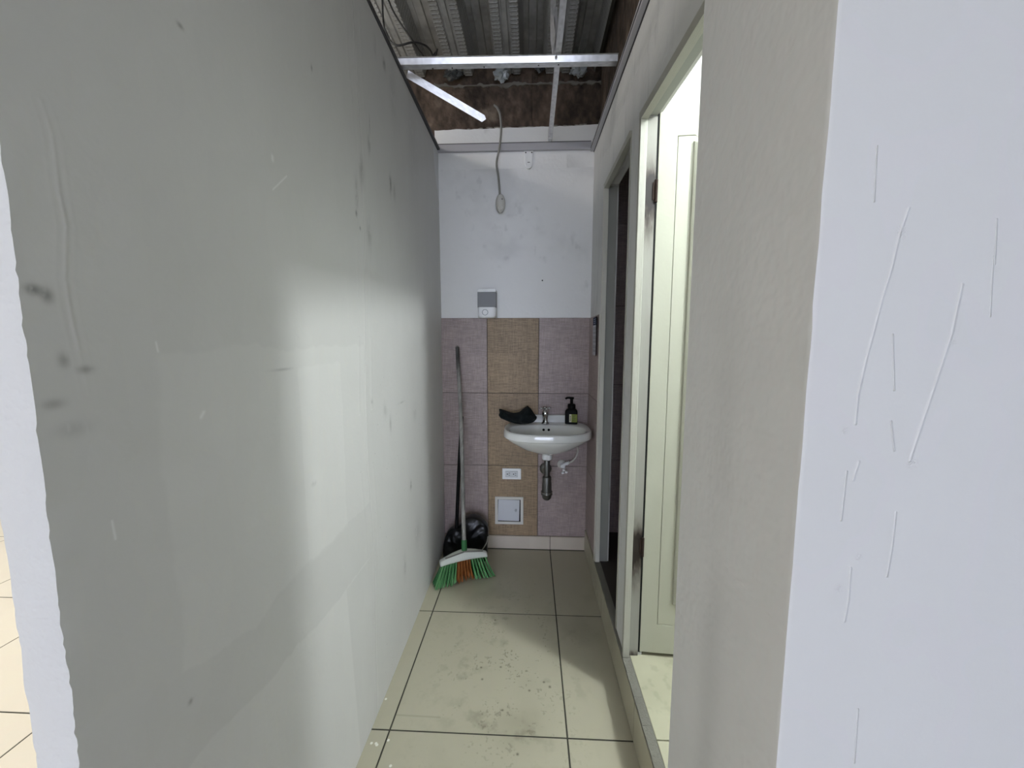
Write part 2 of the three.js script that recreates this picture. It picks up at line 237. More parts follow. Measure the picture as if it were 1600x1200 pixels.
// ---- left partition (drywall, stops at 2.40 m)
const wallLeft = struct('wall_left', 'long grey-white drywall partition with patched paint');
{
  const rows = 300, H = 2.40, zs = [-0.396, -0.42, -0.6, -0.9, -1.2, -1.28, -1.5, -1.8, -2.1, -2.430];
  const jr = rng(31), ja = [], jb = [];
  for (let j = 0; j <= rows; j++) { const n = fbm(j * 0.16, 3, 3, 11) - 0.5; ja.push(0.0045 * n - (fbm(j * 0.6, 21, 2, 13) > 0.60 ? 0.0025 * jr() : 0)); jb.push(0.005 * (fbm(j * 0.3, 8, 3, 12) - 0.5) + (fbm(j * 0.5, 33, 2, 14) > 0.58 ? 0.003 * (jr() - 0.3) : 0)); }
  const face = [], end = [], back = [], fp = [], ep = [], bp = [], fi = [], ei = [], bi = [], fu = [];
  for (let j = 0; j <= rows; j++) { const y = H * j / rows;
    zs.forEach((z, i) => { const bowl = 0.0015 * Math.sin(y * 2.1 + z * 3); fp.push(xl(z) + (i === 0 ? ja[j] : i === 1 ? ja[j] * 0.2 : bowl), y, z); fu.push((z + 2.45) / 2.06, y / 2.41); });
    ep.push(-0.586 + jb[j], y, -0.398, -0.56, y, -0.395, xl(-0.4) + ja[j], y, -0.396);
    bp.push(-0.586, y, -2.430, -0.586 + jb[j], y, -0.398);
  }
  const n = zs.length, grid = (idx, n2, flip) => { for (let j = 0; j < rows; j++) for (let i = 0; i + 1 < n2; i++) { const a = j * n2 + i, b = a + 1, c = a + n2, d = c + 1; flip ? idx.push(a, d, b, a, c, d) : idx.push(a, b, d, a, d, c); } };
  grid(fi, n, false); grid(ei, 3, false); grid(bi, 2, false);
  const mk = (p, i, u) => { const g = new THREE.BufferGeometry(); g.setAttribute('position', new THREE.Float32BufferAttribute(p, 3)); g.setIndex(i); if (u) g.setAttribute('uv', new THREE.Float32BufferAttribute(u, 2)); g.computeVertexNormals(); return u ? g : uvMetres(g, 2); };
  mesh('painted_face', mk(fp, fi, fu), M.partition, wallLeft);
  mesh('end_face', mk(ep, ei), M.paint, wallLeft);
  mesh('rear_face', mk(bp, bi), M.paint, wallLeft);
  mesh('core', span(-0.5855, -0.541, 0.0, 2.399, -2.43, -0.40), M.paint, wallLeft);
  mesh('top_track', span(-0.588, -0.527, 2.40, 2.412, -2.430, -0.392), M.pvcDark, wallLeft);
}
// ---- back wall: painted plaster skin over rough masonry, tiled dado, skirting
const wallBack = struct('wall_back', 'end wall of corridor, white plaster over tiled dado');
{
  mesh('masonry', uvMetres(span(-1.6, 1.75, -0.02, CEIL, ZB - 0.15, ZB - 0.012), 1 / 1.2), M.brick, wallBack);
  mesh('hall_side_plaster', uvMetres(merge([span(-1.615, -0.590, 0, 2.50, ZB - 0.165, ZB - 0.011), span(-1.615, -1.6, 2.50, CEIL, ZB - 0.165, ZB - 0.012)])), M.paint, wallBack);
  // plaster skin with a ragged upper edge
  const top = []; const n = 90; for (let i = 0; i <= n; i++) { const x = -0.560 + (0.40 + 0.560) * i / n; top.push([x, 2.522 + 0.012 * (x + 0.1) + 0.010 * (fbm(x * 22, 1, 4, 401) - 0.5)]); }
  const s = new THREE.Shape(); s.moveTo(-0.560, 0.06); s.lineTo(0.40, 0.06); for (let i = n; i >= 0; i--) s.lineTo(...top[i]);
  mesh('plaster', uvMetres(new THREE.ExtrudeGeometry(s, { depth: 0.012, bevelEnabled: false }).translate(0, 0, ZB - 0.012), 1 / 1.1, 0.2, 0.1), M.backPaint, wallBack);
  // mortar crumbs along the edge of the plaster and under the deck
  const cr = rng(55), crumbs = [];
  for (let i = 0; i < 40; i++) { const low = true, x = -0.53 + cr() * 0.88, g = new THREE.IcosahedronGeometry(0.003 + cr() * (low ? 0.004 : 0.006), 0); g.scale(2.2 + cr() * 2, 0.55, 0.7); g.translate(x, low ? 2.527 + 0.012 * x + (cr() - 0.5) * 0.012 : 2.752 + (cr() - 0.5) * 0.02, ZB - 0.010); crumbs.push(g); }
  mesh('mortar_crumbs', crumbs, M.lime, wallBack).userData.kind = 'stuff';
  const lip = new THREE.Shape(), ln = 120, lx = (i) => -0.56 + 0.95 * i / ln;
  for (let i = 0; i <= ln; i++) { const y = 2.752 - 0.010 * Math.max(0, fbm(lx(i) * 30, 7, 4, 431) - 0.42) * 4; i ? lip.lineTo(lx(i), y) : lip.moveTo(lx(i), y); }
  for (let i = ln; i >= 0; i--) lip.lineTo(lx(i), 2.756 + 0.012 * Math.max(0, fbm(lx(i) * 24, 3, 4, 437) - 0.45) * 4);
  mesh('mortar_ridge', uvMetres(new THREE.ExtrudeGeometry(lip, { depth: 0.010, bevelEnabled: false }).translate(0, 0, ZB - 0.013), 3), mat(0x7c776f, 0.95), wallBack);
  // tiles
  const cols = [[-0.541, -0.2615, 'g'], [-0.2615, 0.0492, 'o'], [0.0492, 0.3545, 'g']];
  for (let r = 0; r < 3; r++) for (const [x0, x1, c] of cols) {
    const y1 = 1.4497 - r * 0.4542, y0 = y1 - 0.4542, g = tileGeo(x1 - x0 - 0.003, y1 - y0 - 0.003, 0.006, 0.0008); g.translate((x0 + x1) / 2, (y0 + y1) / 2, ZB - 0.0005);
    mesh('wall_tile', uvMetres(g, 1 / 0.62, r * 0.37 + x0, r * 0.11), c === 'g' ? M.tileGrey : M.tileOchre, wallBack);
  }
  mesh('tile_grout', span(-0.541, 0.3545, 0.08, 1.449, ZB, ZB + 0.003), M.groutDark, wallBack);
}
const skirting = struct('baseboard_back', 'cream tile skirting at foot of end wall');
for (const [x0, x1] of [[-0.540, 0.1285], [0.1315, 0.3535]]) { const g = tileGeo(x1 - x0, 0.084, 0.013, 0.002); g.translate((x0 + x1) / 2, 0.0435, ZB); mesh('skirting_tile', uvMetres(g, 2), M.skirt, skirting); }
mesh('skirting_grout', span(-0.540, 0.3535, 0.002, 0.082, ZB, ZB + 0.006), M.groutDark, skirting);
// ---- right wall with two narrow doorways
const wallRight = struct('wall_right', 'white corridor wall with two narrow bathroom doorways');
const D1 = { far: -1.392, near: -0.764, h0: 2.045, h1: 1.986 }, D2 = { far: -2.030, near: -1.520, h0: 2.062, h1: 2.055 };
{
  const WT = 0.065, pr = (z0, z1, yb0, yb1, yt) => { // a wall piece between z0<z1 with a bottom that may slope
    const s = new THREE.Shape([[z0, yb0], [z1, yb1], [z1, yt], [z0, yt]].map((p) => new THREE.Vector2(...p)));
    const g = new THREE.ExtrudeGeometry(s, { depth: WT, bevelEnabled: false }); // shape x -> z, extrude -> x
    g.applyMatrix4(new THREE.Matrix4().makeBasis(new THREE.Vector3(0, 0, 1), new THREE.Vector3(0, 1, 0), new THREE.Vector3(1, 0, 0)));
    const idx = g.toNonIndexed ? g : g; const p = g.attributes.position; for (let i = 0; i < p.count; i += 3) { for (const a of [g.attributes.position, g.attributes.normal, g.attributes.uv]) { const n = a.itemSize, t = Array.from(a.array.slice((i + 1) * n, (i + 2) * n)); a.array.set(a.array.slice((i + 2) * n, (i + 3) * n), (i + 1) * n); a.array.set(t, (i + 2) * n); } }
    g.computeVertexNormals(); return uvMetres(g.translate(XR, 0, 0), 0.9);
  };
  const T = 2.44;
  mesh('painted_wall', [pr(ZB - 0.005, D2.far, 0, 0, T), pr(D2.near, D1.far, 0, 0, T), pr(D1.near, COLZ1 + 0.001, 0, 0, T), pr(D2.far, D2.near, D2.h0, D2.h1, T), pr(D1.far, D1.near, D1.h0, D1.h1, T)], M.rightPaint, wallRight);
  // tiled strip between the corner and the second doorway
  for (let r = 0; r < 3; r++) { const y1 = 1.4497 - r * 0.4542, y0 = r === 2 ? 0.15 : y1 - 0.4542, z0 = ZB + 0.007, z1 = -2.062, g = tileGeo(z1 - z0, y1 - y0 - 0.003, 0.006, 0.0008); g.rotateY(-Math.PI / 2); g.translate(XR, (y0 + y1) / 2, (z0 + z1) / 2); mesh('wall_tile', uvMetres(g, 1 / 0.62, 0.2, r * 0.21), M.tileGrey, wallRight); }
  mesh('masonry_above', uvMetres(span(0.385, 0.52, T, CEIL, ZB, COLZ1), 1 / 1.2), M.brick, wallRight);
}
const tileTrim = mesh('trim_1', box(0.012, 1.31, 0.026, XR - 0.004, 0.795, -2.047, 0.003), M.frameWhite); tileTrim.userData = { kind: 'structure', label: 'white edge strip ending the tiles beside the far doorway' };
// ---- raised bathroom floor edge along the corridor
const curb = struct('curb', 'cream tiled step edge below the doorways');
{
  for (const [z0, z1] of [[ZB + 0.014, -1.802], [-1.798, -1.202], [-1.198, COLZ1 + 0.002]]) { const g = tileGeo(z1 - z0, 0.137, 0.010, 0.001); g.rotateY(-Math.PI / 2); g.translate(XR, 0.0695, (z0 + z1) / 2); mesh('riser_tile', uvMetres(g, 1 / 1.8, -1.1, -2.45), M.floorTile, curb); }
  const e = []; const er = rng(19); for (let i = 0; i < 40; i++) { const z0 = D2.far + 0.002 + (COLZ1 - D2.far - 0.004) * i / 40, z1 = z0 + (COLZ1 - D2.far - 0.004) / 40 + 0.0004; e.push(span(XR - 0.008 - er() * 0.0012, XR + 0.020, 0.139, 0.149 + er() * 0.0012, z0, z1)); }
  mesh('cement_edge', uvMetres(merge(e), 3), M.cement, curb);
}
// ---- thick column / end of the front wall on the right
const wallFront = struct('wall_front', 'broad white wall end at right beside the corridor mouth');
{
  const rows = 140, H = CEIL, p = [], q = [], jr = rng(77), pi = [], qi = [], pu = [], qu = [];
  for (let j = 0; j <= rows; j++) {
    const y = H * j / rows, e = 0.0022 * (fbm(j * 0.5, 5, 3, 15) - 0.5) + (jr() < 0.18 ? 0.0016 * (jr() - 0.5) : 0);
    [[COLX + 0.004, COLZ1], [COLX, COLZ1 + 0.006], [COLX, -0.56], [COLX, COLZ0 - 0.006], [COLX + 0.0012 + e, COLZ0 - 0.0012]].forEach(([x, z]) => { p.push(x, y, z); pu.push((z - COLZ1) / 1.0, y / 2.4); });
    [[COLX + 0.0012 + e, COLZ0 - 0.0012], [COLX + 0.005, COLZ0], [0.5, COLZ0], [1.0, COLZ0], [3.0, COLZ0]].forEach(([x, z]) => { q.push(x, y, z); qu.push((x - 0.27) / 0.4, (y - 0.75)); });
  }
  const grid = (idx) => { for (let j = 0; j < rows; j++) for (let i = 0; i < 4; i++) { const a = j * 5 + i, b = a + 1, c = a + 5, d = c + 1; idx.push(a, b, d, a, d, c); } };
  grid(pi); grid(qi);
  const mk = (p2, i2, u) => { const g = new THREE.BufferGeometry(); g.setAttribute('position', new THREE.Float32BufferAttribute(p2, 3)); g.setAttribute('uv', new THREE.Float32BufferAttribute(u, 2)); g.setIndex(i2); g.computeVertexNormals(); return g; };
  mesh('side_face', mk(p, pi, pu), M.columnSide, wallFront);
  mesh('front_face', mk(q, qi, qu), M.columnFront, wallFront);
  mesh('core', [span(COLX + 0.006, 0.45, 0, CEIL, COLZ1, COLZ0 - 0.006), span(0.45, 3.0, 0, CEIL, -0.53, COLZ0 - 0.006)], M.paint, wallFront);
}
// ---- hall shell around the camera (outside the frame but for its floor)
const HZ = 7.0, OPEN = [-1.9, 1.7, 2.78];                           // far end of the hall and its open shopfront (x0, x1, top)
{
  const Z1 = HZ + 0.15;
  const hallLeft = struct('wall_hall_left', 'far left wall of the hall'); mesh('plaster', uvMetres(span(-5.65, -5.5, 0, 3.05, -4.35, Z1)), M.paint, hallLeft);
  const hallEnd = struct('wall_hall_end', 'end wall of the hall beyond the partition'); mesh('plaster', [span(-5.5, -0.586, 0, 3.05, -4.35, -4.2), span(-0.60, -0.586 + 0.1, 0, 3.05, -4.2, ZB - 0.15)], M.paint, hallEnd);
  const hallRight = struct('wall_hall_right', 'right wall of the hall behind the camera'); mesh('plaster', uvMetres(span(3.0, 3.15, 0, 3.05, COLZ1, Z1)), M.paint, hallRight);
  const hallRear = struct('wall_hall_rear', 'shopfront wall behind the camera with a wide opening'); mesh('plaster', [span(-5.5, OPEN[0], 0, 3.05, HZ, Z1), span(OPEN[1], 3.0, 0, 3.05, HZ, Z1), span(OPEN[0], OPEN[1], OPEN[2], 3.05, HZ, Z1)], M.paint, hallRear);
  const ceiling = struct('ceiling', 'concrete slab above the hall'); mesh('slab', uvMetres(span(-5.65, 3.15, CEIL, CEIL + 0.15, -4.35, Z1)), M.paint, ceiling);
  const pavement = struct('pavement', 'grey pavement outside the shopfront'); mesh('paving', uvMetres(span(-14, 12, -0.2, -0.03, HZ, HZ + 16)), M.cement, pavement);
}
// ---- corrugated steel deck under the slab over corridor
const deck = struct('ceiling_deck', 'corrugated galvanised steel deck above the missing ceiling');
{
  const P = 0.271, right = 0.205, yb = 2.800, yt = 2.885, z0 = ZB + 0.004, z1 = -0.74;
  for (let k = -5; k <= 0; k++) {
    const r = right + k * P, l = r - 0.128;
    const strip = (pts, w) => { const pos = [], uv = [], idx = []; pts.forEach(([x, y], i) => { pos.push(x, y, z0, x, y, z1); uv.push(i / (pts.length - 1) * (w || 1), z0 / 0.024 * 1, i / (pts.length - 1) * (w || 1), z1 / 0.024); }); for (let i = 0; i + 1 < pts.length; i++) { const a = i * 2; idx.push(a, a + 2, a + 3, a, a + 3, a + 1); } const g = new THREE.BufferGeometry(); g.setAttribute('position', new THREE.Float32BufferAttribute(pos, 3)); g.setAttribute('uv', new THREE.Float32BufferAttribute(uv, 2)); g.setIndex(idx); const q = g.toNonIndexed(); q.computeVertexNormals(); return q; };
    const flat = (pts) => uvMetres(strip(pts), 2.2);
    const sh = new THREE.Group(); sh.name = 'deck_rib'; deck.add(sh);
    mesh('embossed_edge', [strip([[l, yb], [l + 0.040, yb]]), strip([[r - 0.040, yb], [r, yb]])], M.deck, sh);
    mesh('pan', [flat([[l + 0.040, yb], [l + 0.044, yb + 0.006], [l + 0.050, yb + 0.007], [l + 0.054, yb + 0.001], [r - 0.054, yb + 0.001], [r - 0.050, yb + 0.007], [r - 0.044, yb + 0.006], [r - 0.040, yb]]), flat([[r + 0.022, yt], [r + 0.045, yt], [r + 0.050, yt - 0.006], [r + 0.085, yt - 0.006], [r + 0.090, yt], [l + P - 0.022, yt]])], M.deckFlat, sh);
    mesh('web', [strip([[r, yb], [r + 0.022, yt]], 1), strip([[l + P - 0.022, yt], [l + P, yb]], 1)], M.deck, sh);
  }
  mesh('deck_back', span(-1.9, 0.5, yt + 0.002, CEIL, z0, z1), M.cement, deck);
}
// crumpled plastic bags stuffed in the flutes at the end wall
{
  const wad = (x, y, s, label, seed, m) => { const g = new THREE.IcosahedronGeometry(s, 3), p = g.attributes.position; for (let i = 0; i < p.count; i++) { const v = new THREE.Vector3().fromBufferAttribute(p, i), n = 0.62 + 0.75 * Math.abs(fbm(v.x * 60 + seed, v.y * 60 + v.z * 40, 3, seed) - 0.5) * 2; p.setXYZ(i, v.x * n * 1.0, v.y * n * 0.8, v.z * n * 0.6); } g.computeVertexNormals(); const o = mesh('plastic_wad', toCreasedNormals(g, 0.5), m); o.position.set(x, y, ZB + 0.03); tag(o, label, 'plastic bag'); };
  const bag = phys(0x9aa0a2, 0.25, { clearcoat: 0.4 }), dark = phys(0x3c4042, 0.3, { clearcoat: 0.4 });
  wad(-0.445, 2.80, 0.060, 'crumpled dark plastic bag stuffed in deck flute nearest the left wall', 3, dark);
  wad(-0.175, 2.79, 0.055, 'crumpled pale plastic bag stuffed in deck flute above the hanging cable', 9, bag);
  wad(0.045, 2.815, 0.035, 'small torn plastic scrap in deck flute beside the long ceiling bar', 14, dark);
  wad(0.255, 2.80, 0.056, 'shiny crumpled plastic bag stuffed in deck flute at the right corner', 20, bag);
}
// ---- ceiling edge trims
{
  const t2 = struct('trim_2', 'grey plastic ceiling edge trim on the end wall');
  mesh('trim_body', span(-0.541, 0.335, 2.391, 2.430, ZB, ZB + 0.020, 0.002), M.pvc, t2); mesh('trim_lip', span(-0.541, 0.335, 2.4305, 2.437, ZB, ZB + 0.012), M.pvcDark, t2);
  const t3 = struct('trim_3', 'grey plastic ceiling edge trim along the right wall', [XR, 2.402, ZB]);
  const L = ZB - COLZ1; // runs towards the camera, falling slightly
  mesh('trim_body', box(0.021, 0.026, -L, -0.0105, -0.005, -L / 2, 0.002), M.pvc, t3); mesh('trim_groove', box(0.003, 0.004, -L, -0.0215, -0.006, -L / 2), M.pvcDark, t3); mesh('trim_lip', box(0.014, 0.016, -L, -0.007, 0.018, -L / 2), M.pvc, t3); mesh('shadow_gap', box(0.004, 0.004, -L, -0.002, -0.019, -L / 2), M.pvcDark, t3);
  t3.rotation.x = 0.040;
}
// ---- doorways: steel frames, leaf of the near bathroom
const rustMap = tex(64, 1024, (u, v) => { const y = v * 2.1; let r = 0; for (const h of [1.80, 0.575]) r += Math.exp(-(((u - 0.75) / 0.35) ** 2)) * Math.exp(-(((y - h) / 0.045) ** 2)) * 1.5 + 0.9 * Math.exp(-(((u - 0.5) / 0.5) ** 2)) * Math.exp(-(((y - h + 0.03) / 0.10) ** 2)); r += 0.8 * step(0.18, 0.15, y) * fbm(u * 6, y * 60, 3, 3); r += 0.5 * step(2.0, 2.1, y); r = clamp(r * (0.5 + fbm(u * 8, y * 40, 3, 19))); const n = 0.03 * (fbm(u * 5, y * 9, 3, 7) - 0.5); return [0.60 + n - 0.50 * r, 0.595 + n - 0.535 * r, 0.565 + n - 0.525 * r]; });
M.jamb = mat(0xffffff, 0.5, { map: rustMap });
function jambUV(g) { g = g.index ? g.toNonIndexed() : g; const p = g.attributes.position, u = new Float32Array(p.count * 2); for (let i = 0; i < p.count; i++) { u[i * 2] = (p.getX(i) - 0.352) / 0.06; u[i * 2 + 1] = p.getY(i) / 2.1; } g.setAttribute('uv', new THREE.BufferAttribute(u, 2)); return g; }
function slopedBar(x0, x1, d, drop0, drop1) { // frame head between far and near
  const g = span(x0, x1, -drop1, -drop0, d.far, d.near), p = g.attributes.position; for (let i = 0; i < p.count; i++) { const t = (p.getZ(i) - d.far) / (d.near - d.far); p.setY(i, p.getY(i) + d.h0 + (d.h1 - d.h0) * t); } g.computeVertexNormals(); return g;
}
{
  const d1 = struct('door_1', 'near doorway with open cream steel door'), d = D1;
  const fr = new THREE.Group(); fr.name = 'door_frame'; d1.add(fr);
  mesh('jamb_lip', span(0.347, 0.370, FLOOR2, 2.03, d.far + 0.0005, d.far + 0.018, 0.002), M.frame, fr);
  mesh('jamb_rebate', jambUV(span(0.371, 0.404, FLOOR2, 2.03, d.far + 0.0005, d.far + 0.006)), M.jamb, fr);
  mesh('gap_shade', span(0.4042, 0.4140, FLOOR2 + 0.012, 2.04, d.far + 0.0005, d.far + 0.0022), M.hole, fr);  // black strip painting the shade in the gap between jamb and leaf
  mesh('near_jamb', span(0.347, 0.404, FLOOR2, 2.0, d.near - 0.018, d.near - 0.0005, 0.002), M.frame, fr);
  mesh('frame_head', [slopedBar(0.347, 0.370, d, 0.0005, 0.026)], M.frame, fr);
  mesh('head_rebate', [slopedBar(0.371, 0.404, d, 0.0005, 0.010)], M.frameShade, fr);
  // leaf: hinge at the far jamb, opened into the bathroom
  const leaf = new THREE.Group(); leaf.name = 'door_leaf'; leaf.position.set(0.4125, 0, d.far + 0.004); leaf.rotation.y = -0.07; d1.add(leaf);
  const W = 0.485, y0 = 0.166, y1 = 2.060, st = 0.056, bt = 0.11;
  const ring = new THREE.Shape([[0, y0], [W, y0], [W, y1], [0, y1]].map((p) => new THREE.Vector2(...p)));
  const outline = (o) => { const a = st + o, b = W - st - o, l = y0 + bt + o, h = y1 - st * 1.6 - o, s = 0.055, c = 0.014; return [[a, l], [a + s, l], [a + s + c, l + c], [b - s - c, l + c], [b - s, l], [b, l], [b, h], [b - s, h], [b - s - c, h - c], [a + s + c, h - c], [a + s, h], [a, h]]; };
  ring.holes.push(new THREE.Path(outline(0).map((p) => new THREE.Vector2(...p))));
  mesh('stile_frame', new THREE.ExtrudeGeometry(ring, { depth: 0.008, bevelEnabled: true, bevelThickness: 0.0015, bevelSize: 0.0012, bevelSegments: 2 }).translate(0, 0, -0.010), M.doorPaint, leaf);
  mesh('core_sheet', span(0.001, W - 0.001, y0 + 0.001, y1 - 0.001, -0.036, -0.0115), M.doorPaint, leaf);
  mesh('groove', span(st - 0.002, W - st + 0.002, y0 + bt - 0.002, y1 - st * 1.6 + 0.002, -0.0114, -0.0105), M.groutDark, leaf);
  const pan = new THREE.Shape(outline(0.004).map((p) => new THREE.Vector2(...p)));
  const panel = mesh('door_panel', new THREE.ExtrudeGeometry(pan, { depth: 0.006, bevelEnabled: true, bevelThickness: 0.002, bevelSize: 0.0015, bevelSegments: 2 }).translate(0, 0, -0.0095), M.doorPaint, leaf);
  const m0 = st + 0.050, m1 = W - st - 0.050, l0 = y0 + bt + 0.085, l1 = y1 - st * 1.6 - 0.02, mould = (o, z) => [[m0 + o, l0 + o], [m1 - o, l0 + o], [m1 - o, l1 - o], [m0 + o, l1 - o]].map(([x, y]) => [x, y, z]);
  mesh('raised_field', toCreasedNormals(loft([mould(0, -0.003), mould(0.003, 0.006), mould(0.010, 0.010), mould(0.018, 0.009), mould(0.026, 0.003), mould(0.034, 0.001)], true, false, true), 0.3), M.doorPaint, leaf);
  for (const h of [1.80, 0.575]) { const hg = new THREE.Group(); hg.name = 'hinge'; hg.position.set(0.407, h, d.far + 0.008); d1.add(hg); mesh('barrel', cyl(0.005, 0.005, 0.07, 0, -0.035, 0, 14), M.rust, hg); mesh('hinge_plate', box(0.010, 0.055, 0.003, -0.006, 0, -0.001), M.rust, hg); }
  const d2 = struct('door_2', 'far doorway into a dark bathroom'), e = D2;
  const f2 = new THREE.Group(); f2.name = 'door_frame'; d2.add(f2);
  mesh('jamb_lip', span(0.347, 0.370, FLOOR2, 2.05, e.far + 0.0005, e.far + 0.016, 0.002), M.frameWhite, f2);
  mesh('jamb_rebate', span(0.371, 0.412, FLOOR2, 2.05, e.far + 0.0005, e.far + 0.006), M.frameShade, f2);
  mesh('near_jamb', span(0.352, 0.412, FLOOR2, 2.05, e.near - 0.014, e.near - 0.0005, 0.002), M.frame, f2);
  mesh('frame_head', slopedBar(0.347, 0.370, e, 0.0005, 0.024), M.frame, f2);
}
// ---- the two small bathrooms behind the right wall
const bath = struct('wall_bathrooms', 'tiled shell of the two small bathrooms');
{
  const X0 = 0.42, X1 = 1.62, za = -0.53, zm = -1.455, zb = ZB;
  mesh('plaster_shell', [span(X1, X1 + 0.13, 0, CEIL, zb, za), span(X0, X1, 2.60, 2.64, zb, za), span(X0, X1, FLOOR2, 2.60, zm - 0.05, zm)], M.paint, bath);
  const tiles = (ax, at, a0, a1, m, dir, w) => { for (let y = FLOOR2, k = 0; y < 2.595; y += 0.4542, k++) for (let a = a0; a < a1 - 0.02; a += w) { const b = Math.min(a + w, a1), t = Math.min(y + 0.4542, 2.595), g = tileGeo(b - a - 0.003, t - y - 0.003, 0.006, 0.0008); if (ax === 'x') { g.rotateY(dir * Math.PI / 2); g.translate(at, (y + t) / 2, (a + b) / 2); } else { if (dir < 0) g.rotateY(Math.PI); g.translate((a + b) / 2, (y + t) / 2, at); } mesh('wall_tile', uvMetres(g, 1 / 0.62, k * 0.2, a), m, bath); } };
  tiles('z', zm, X0, X1, M.tilePale, 1, 0.6); tiles('x', X1, zm, za, M.tilePale, -1, 0.62);
  tiles('z', zb + 0.06, X0, X1, M.tileGrey, 1, 0.6);
  mesh('back_lining', span(X0, X1, FLOOR2, 2.60, zb, zb + 0.06), M.groutDark, bath);
  const bf = struct('floor_bathroom', 'raised bathroom floor, cream tile in front and dark beyond');
  mesh('base', [span(XR + 0.001, X1, 0, FLOOR2 - 0.013, zb, COLZ1), span(0.45, X1, 0, FLOOR2 - 0.013, COLZ1, za)], M.cement, bf);
  const xs = [[XR + 0.021, 0.70], [0.704, 1.30], [1.304, X1]], zs = [[zm, -1.072], [-1.068, COLZ1], [COLZ1 + 0.004, za]];
  for (const [a, b] of xs) for (const [c, e0] of zs) { const e = e0; if (c > -0.73 && a < 0.45) continue; const g = tileGeo(b - a, e - c, 0.012, 0.001); g.rotateX(-Math.PI / 2); g.translate((a + b) / 2, FLOOR2 - 0.0125, (c + e) / 2); mesh('floor_tile', uvMetres(g, 1.2), M.bathFloor, bf); }
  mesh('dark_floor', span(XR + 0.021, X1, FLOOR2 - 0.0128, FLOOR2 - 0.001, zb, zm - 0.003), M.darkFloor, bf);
}

// ================================================================== lamps
function addedPanelLamp(label, x, z, s, power) {  // added lights outside the view, brightening the hall floor and column side
  const t = thing('added_ceiling_light', label, 'lamp', [x, CEIL, z]);
  mesh('lamp_housing', box(s + 0.03, 0.02, s + 0.03, 0, -0.010, 0, 0.004), M.whitePlastic, t);
  mesh('diffuser', box(s, 0.006, s, 0, -0.0225, 0), new THREE.MeshStandardMaterial({ color: 0xffffff, roughness: 0.6, emissive: ADDED_HALL_LAMP.color, emissiveIntensity: ADDED_HALL_LAMP.glow }), t);
  const l = new THREE.RectAreaLight(ADDED_HALL_LAMP.color, power, s, s); l.position.set(0, -0.030, 0); l.rotation.x = -Math.PI / 2; t.add(l);
}
addedPanelLamp('added unseen hall ceiling light beside the long partition', -2.0, -1.2, 0.6, 24);
addedPanelLamp('added unseen hall ceiling light by the far left wall', -3.6, -1.2, 0.6, 64);
addedPanelLamp('added unseen hall ceiling light nearest the corridor mouth', -1.6, 0.6, 0.6, 15);
{
  const B = BATH_LAMP, t = thing('globe_light', 'small round globe light under the near bathroom ceiling', 'lamp', B.at);
  mesh('lamp_base', lathe([[0, 0.048], [0.045, 0.048], [0.048, 0.056], [0.048, 0.070], [0, 0.070]]), M.whitePlastic, t);
  mesh('globe', new THREE.SphereGeometry(B.radius, 32, 20), new THREE.MeshStandardMaterial({ color: 0xffffff, roughness: 0.5, emissive: B.color, emissiveIntensity: B.glow }), t);
  const l = new THREE.PointLight(B.color, B.power, 0, 2); l.castShadow = true; l.shadow.radius = B.radius / 0.02; t.add(l);
}

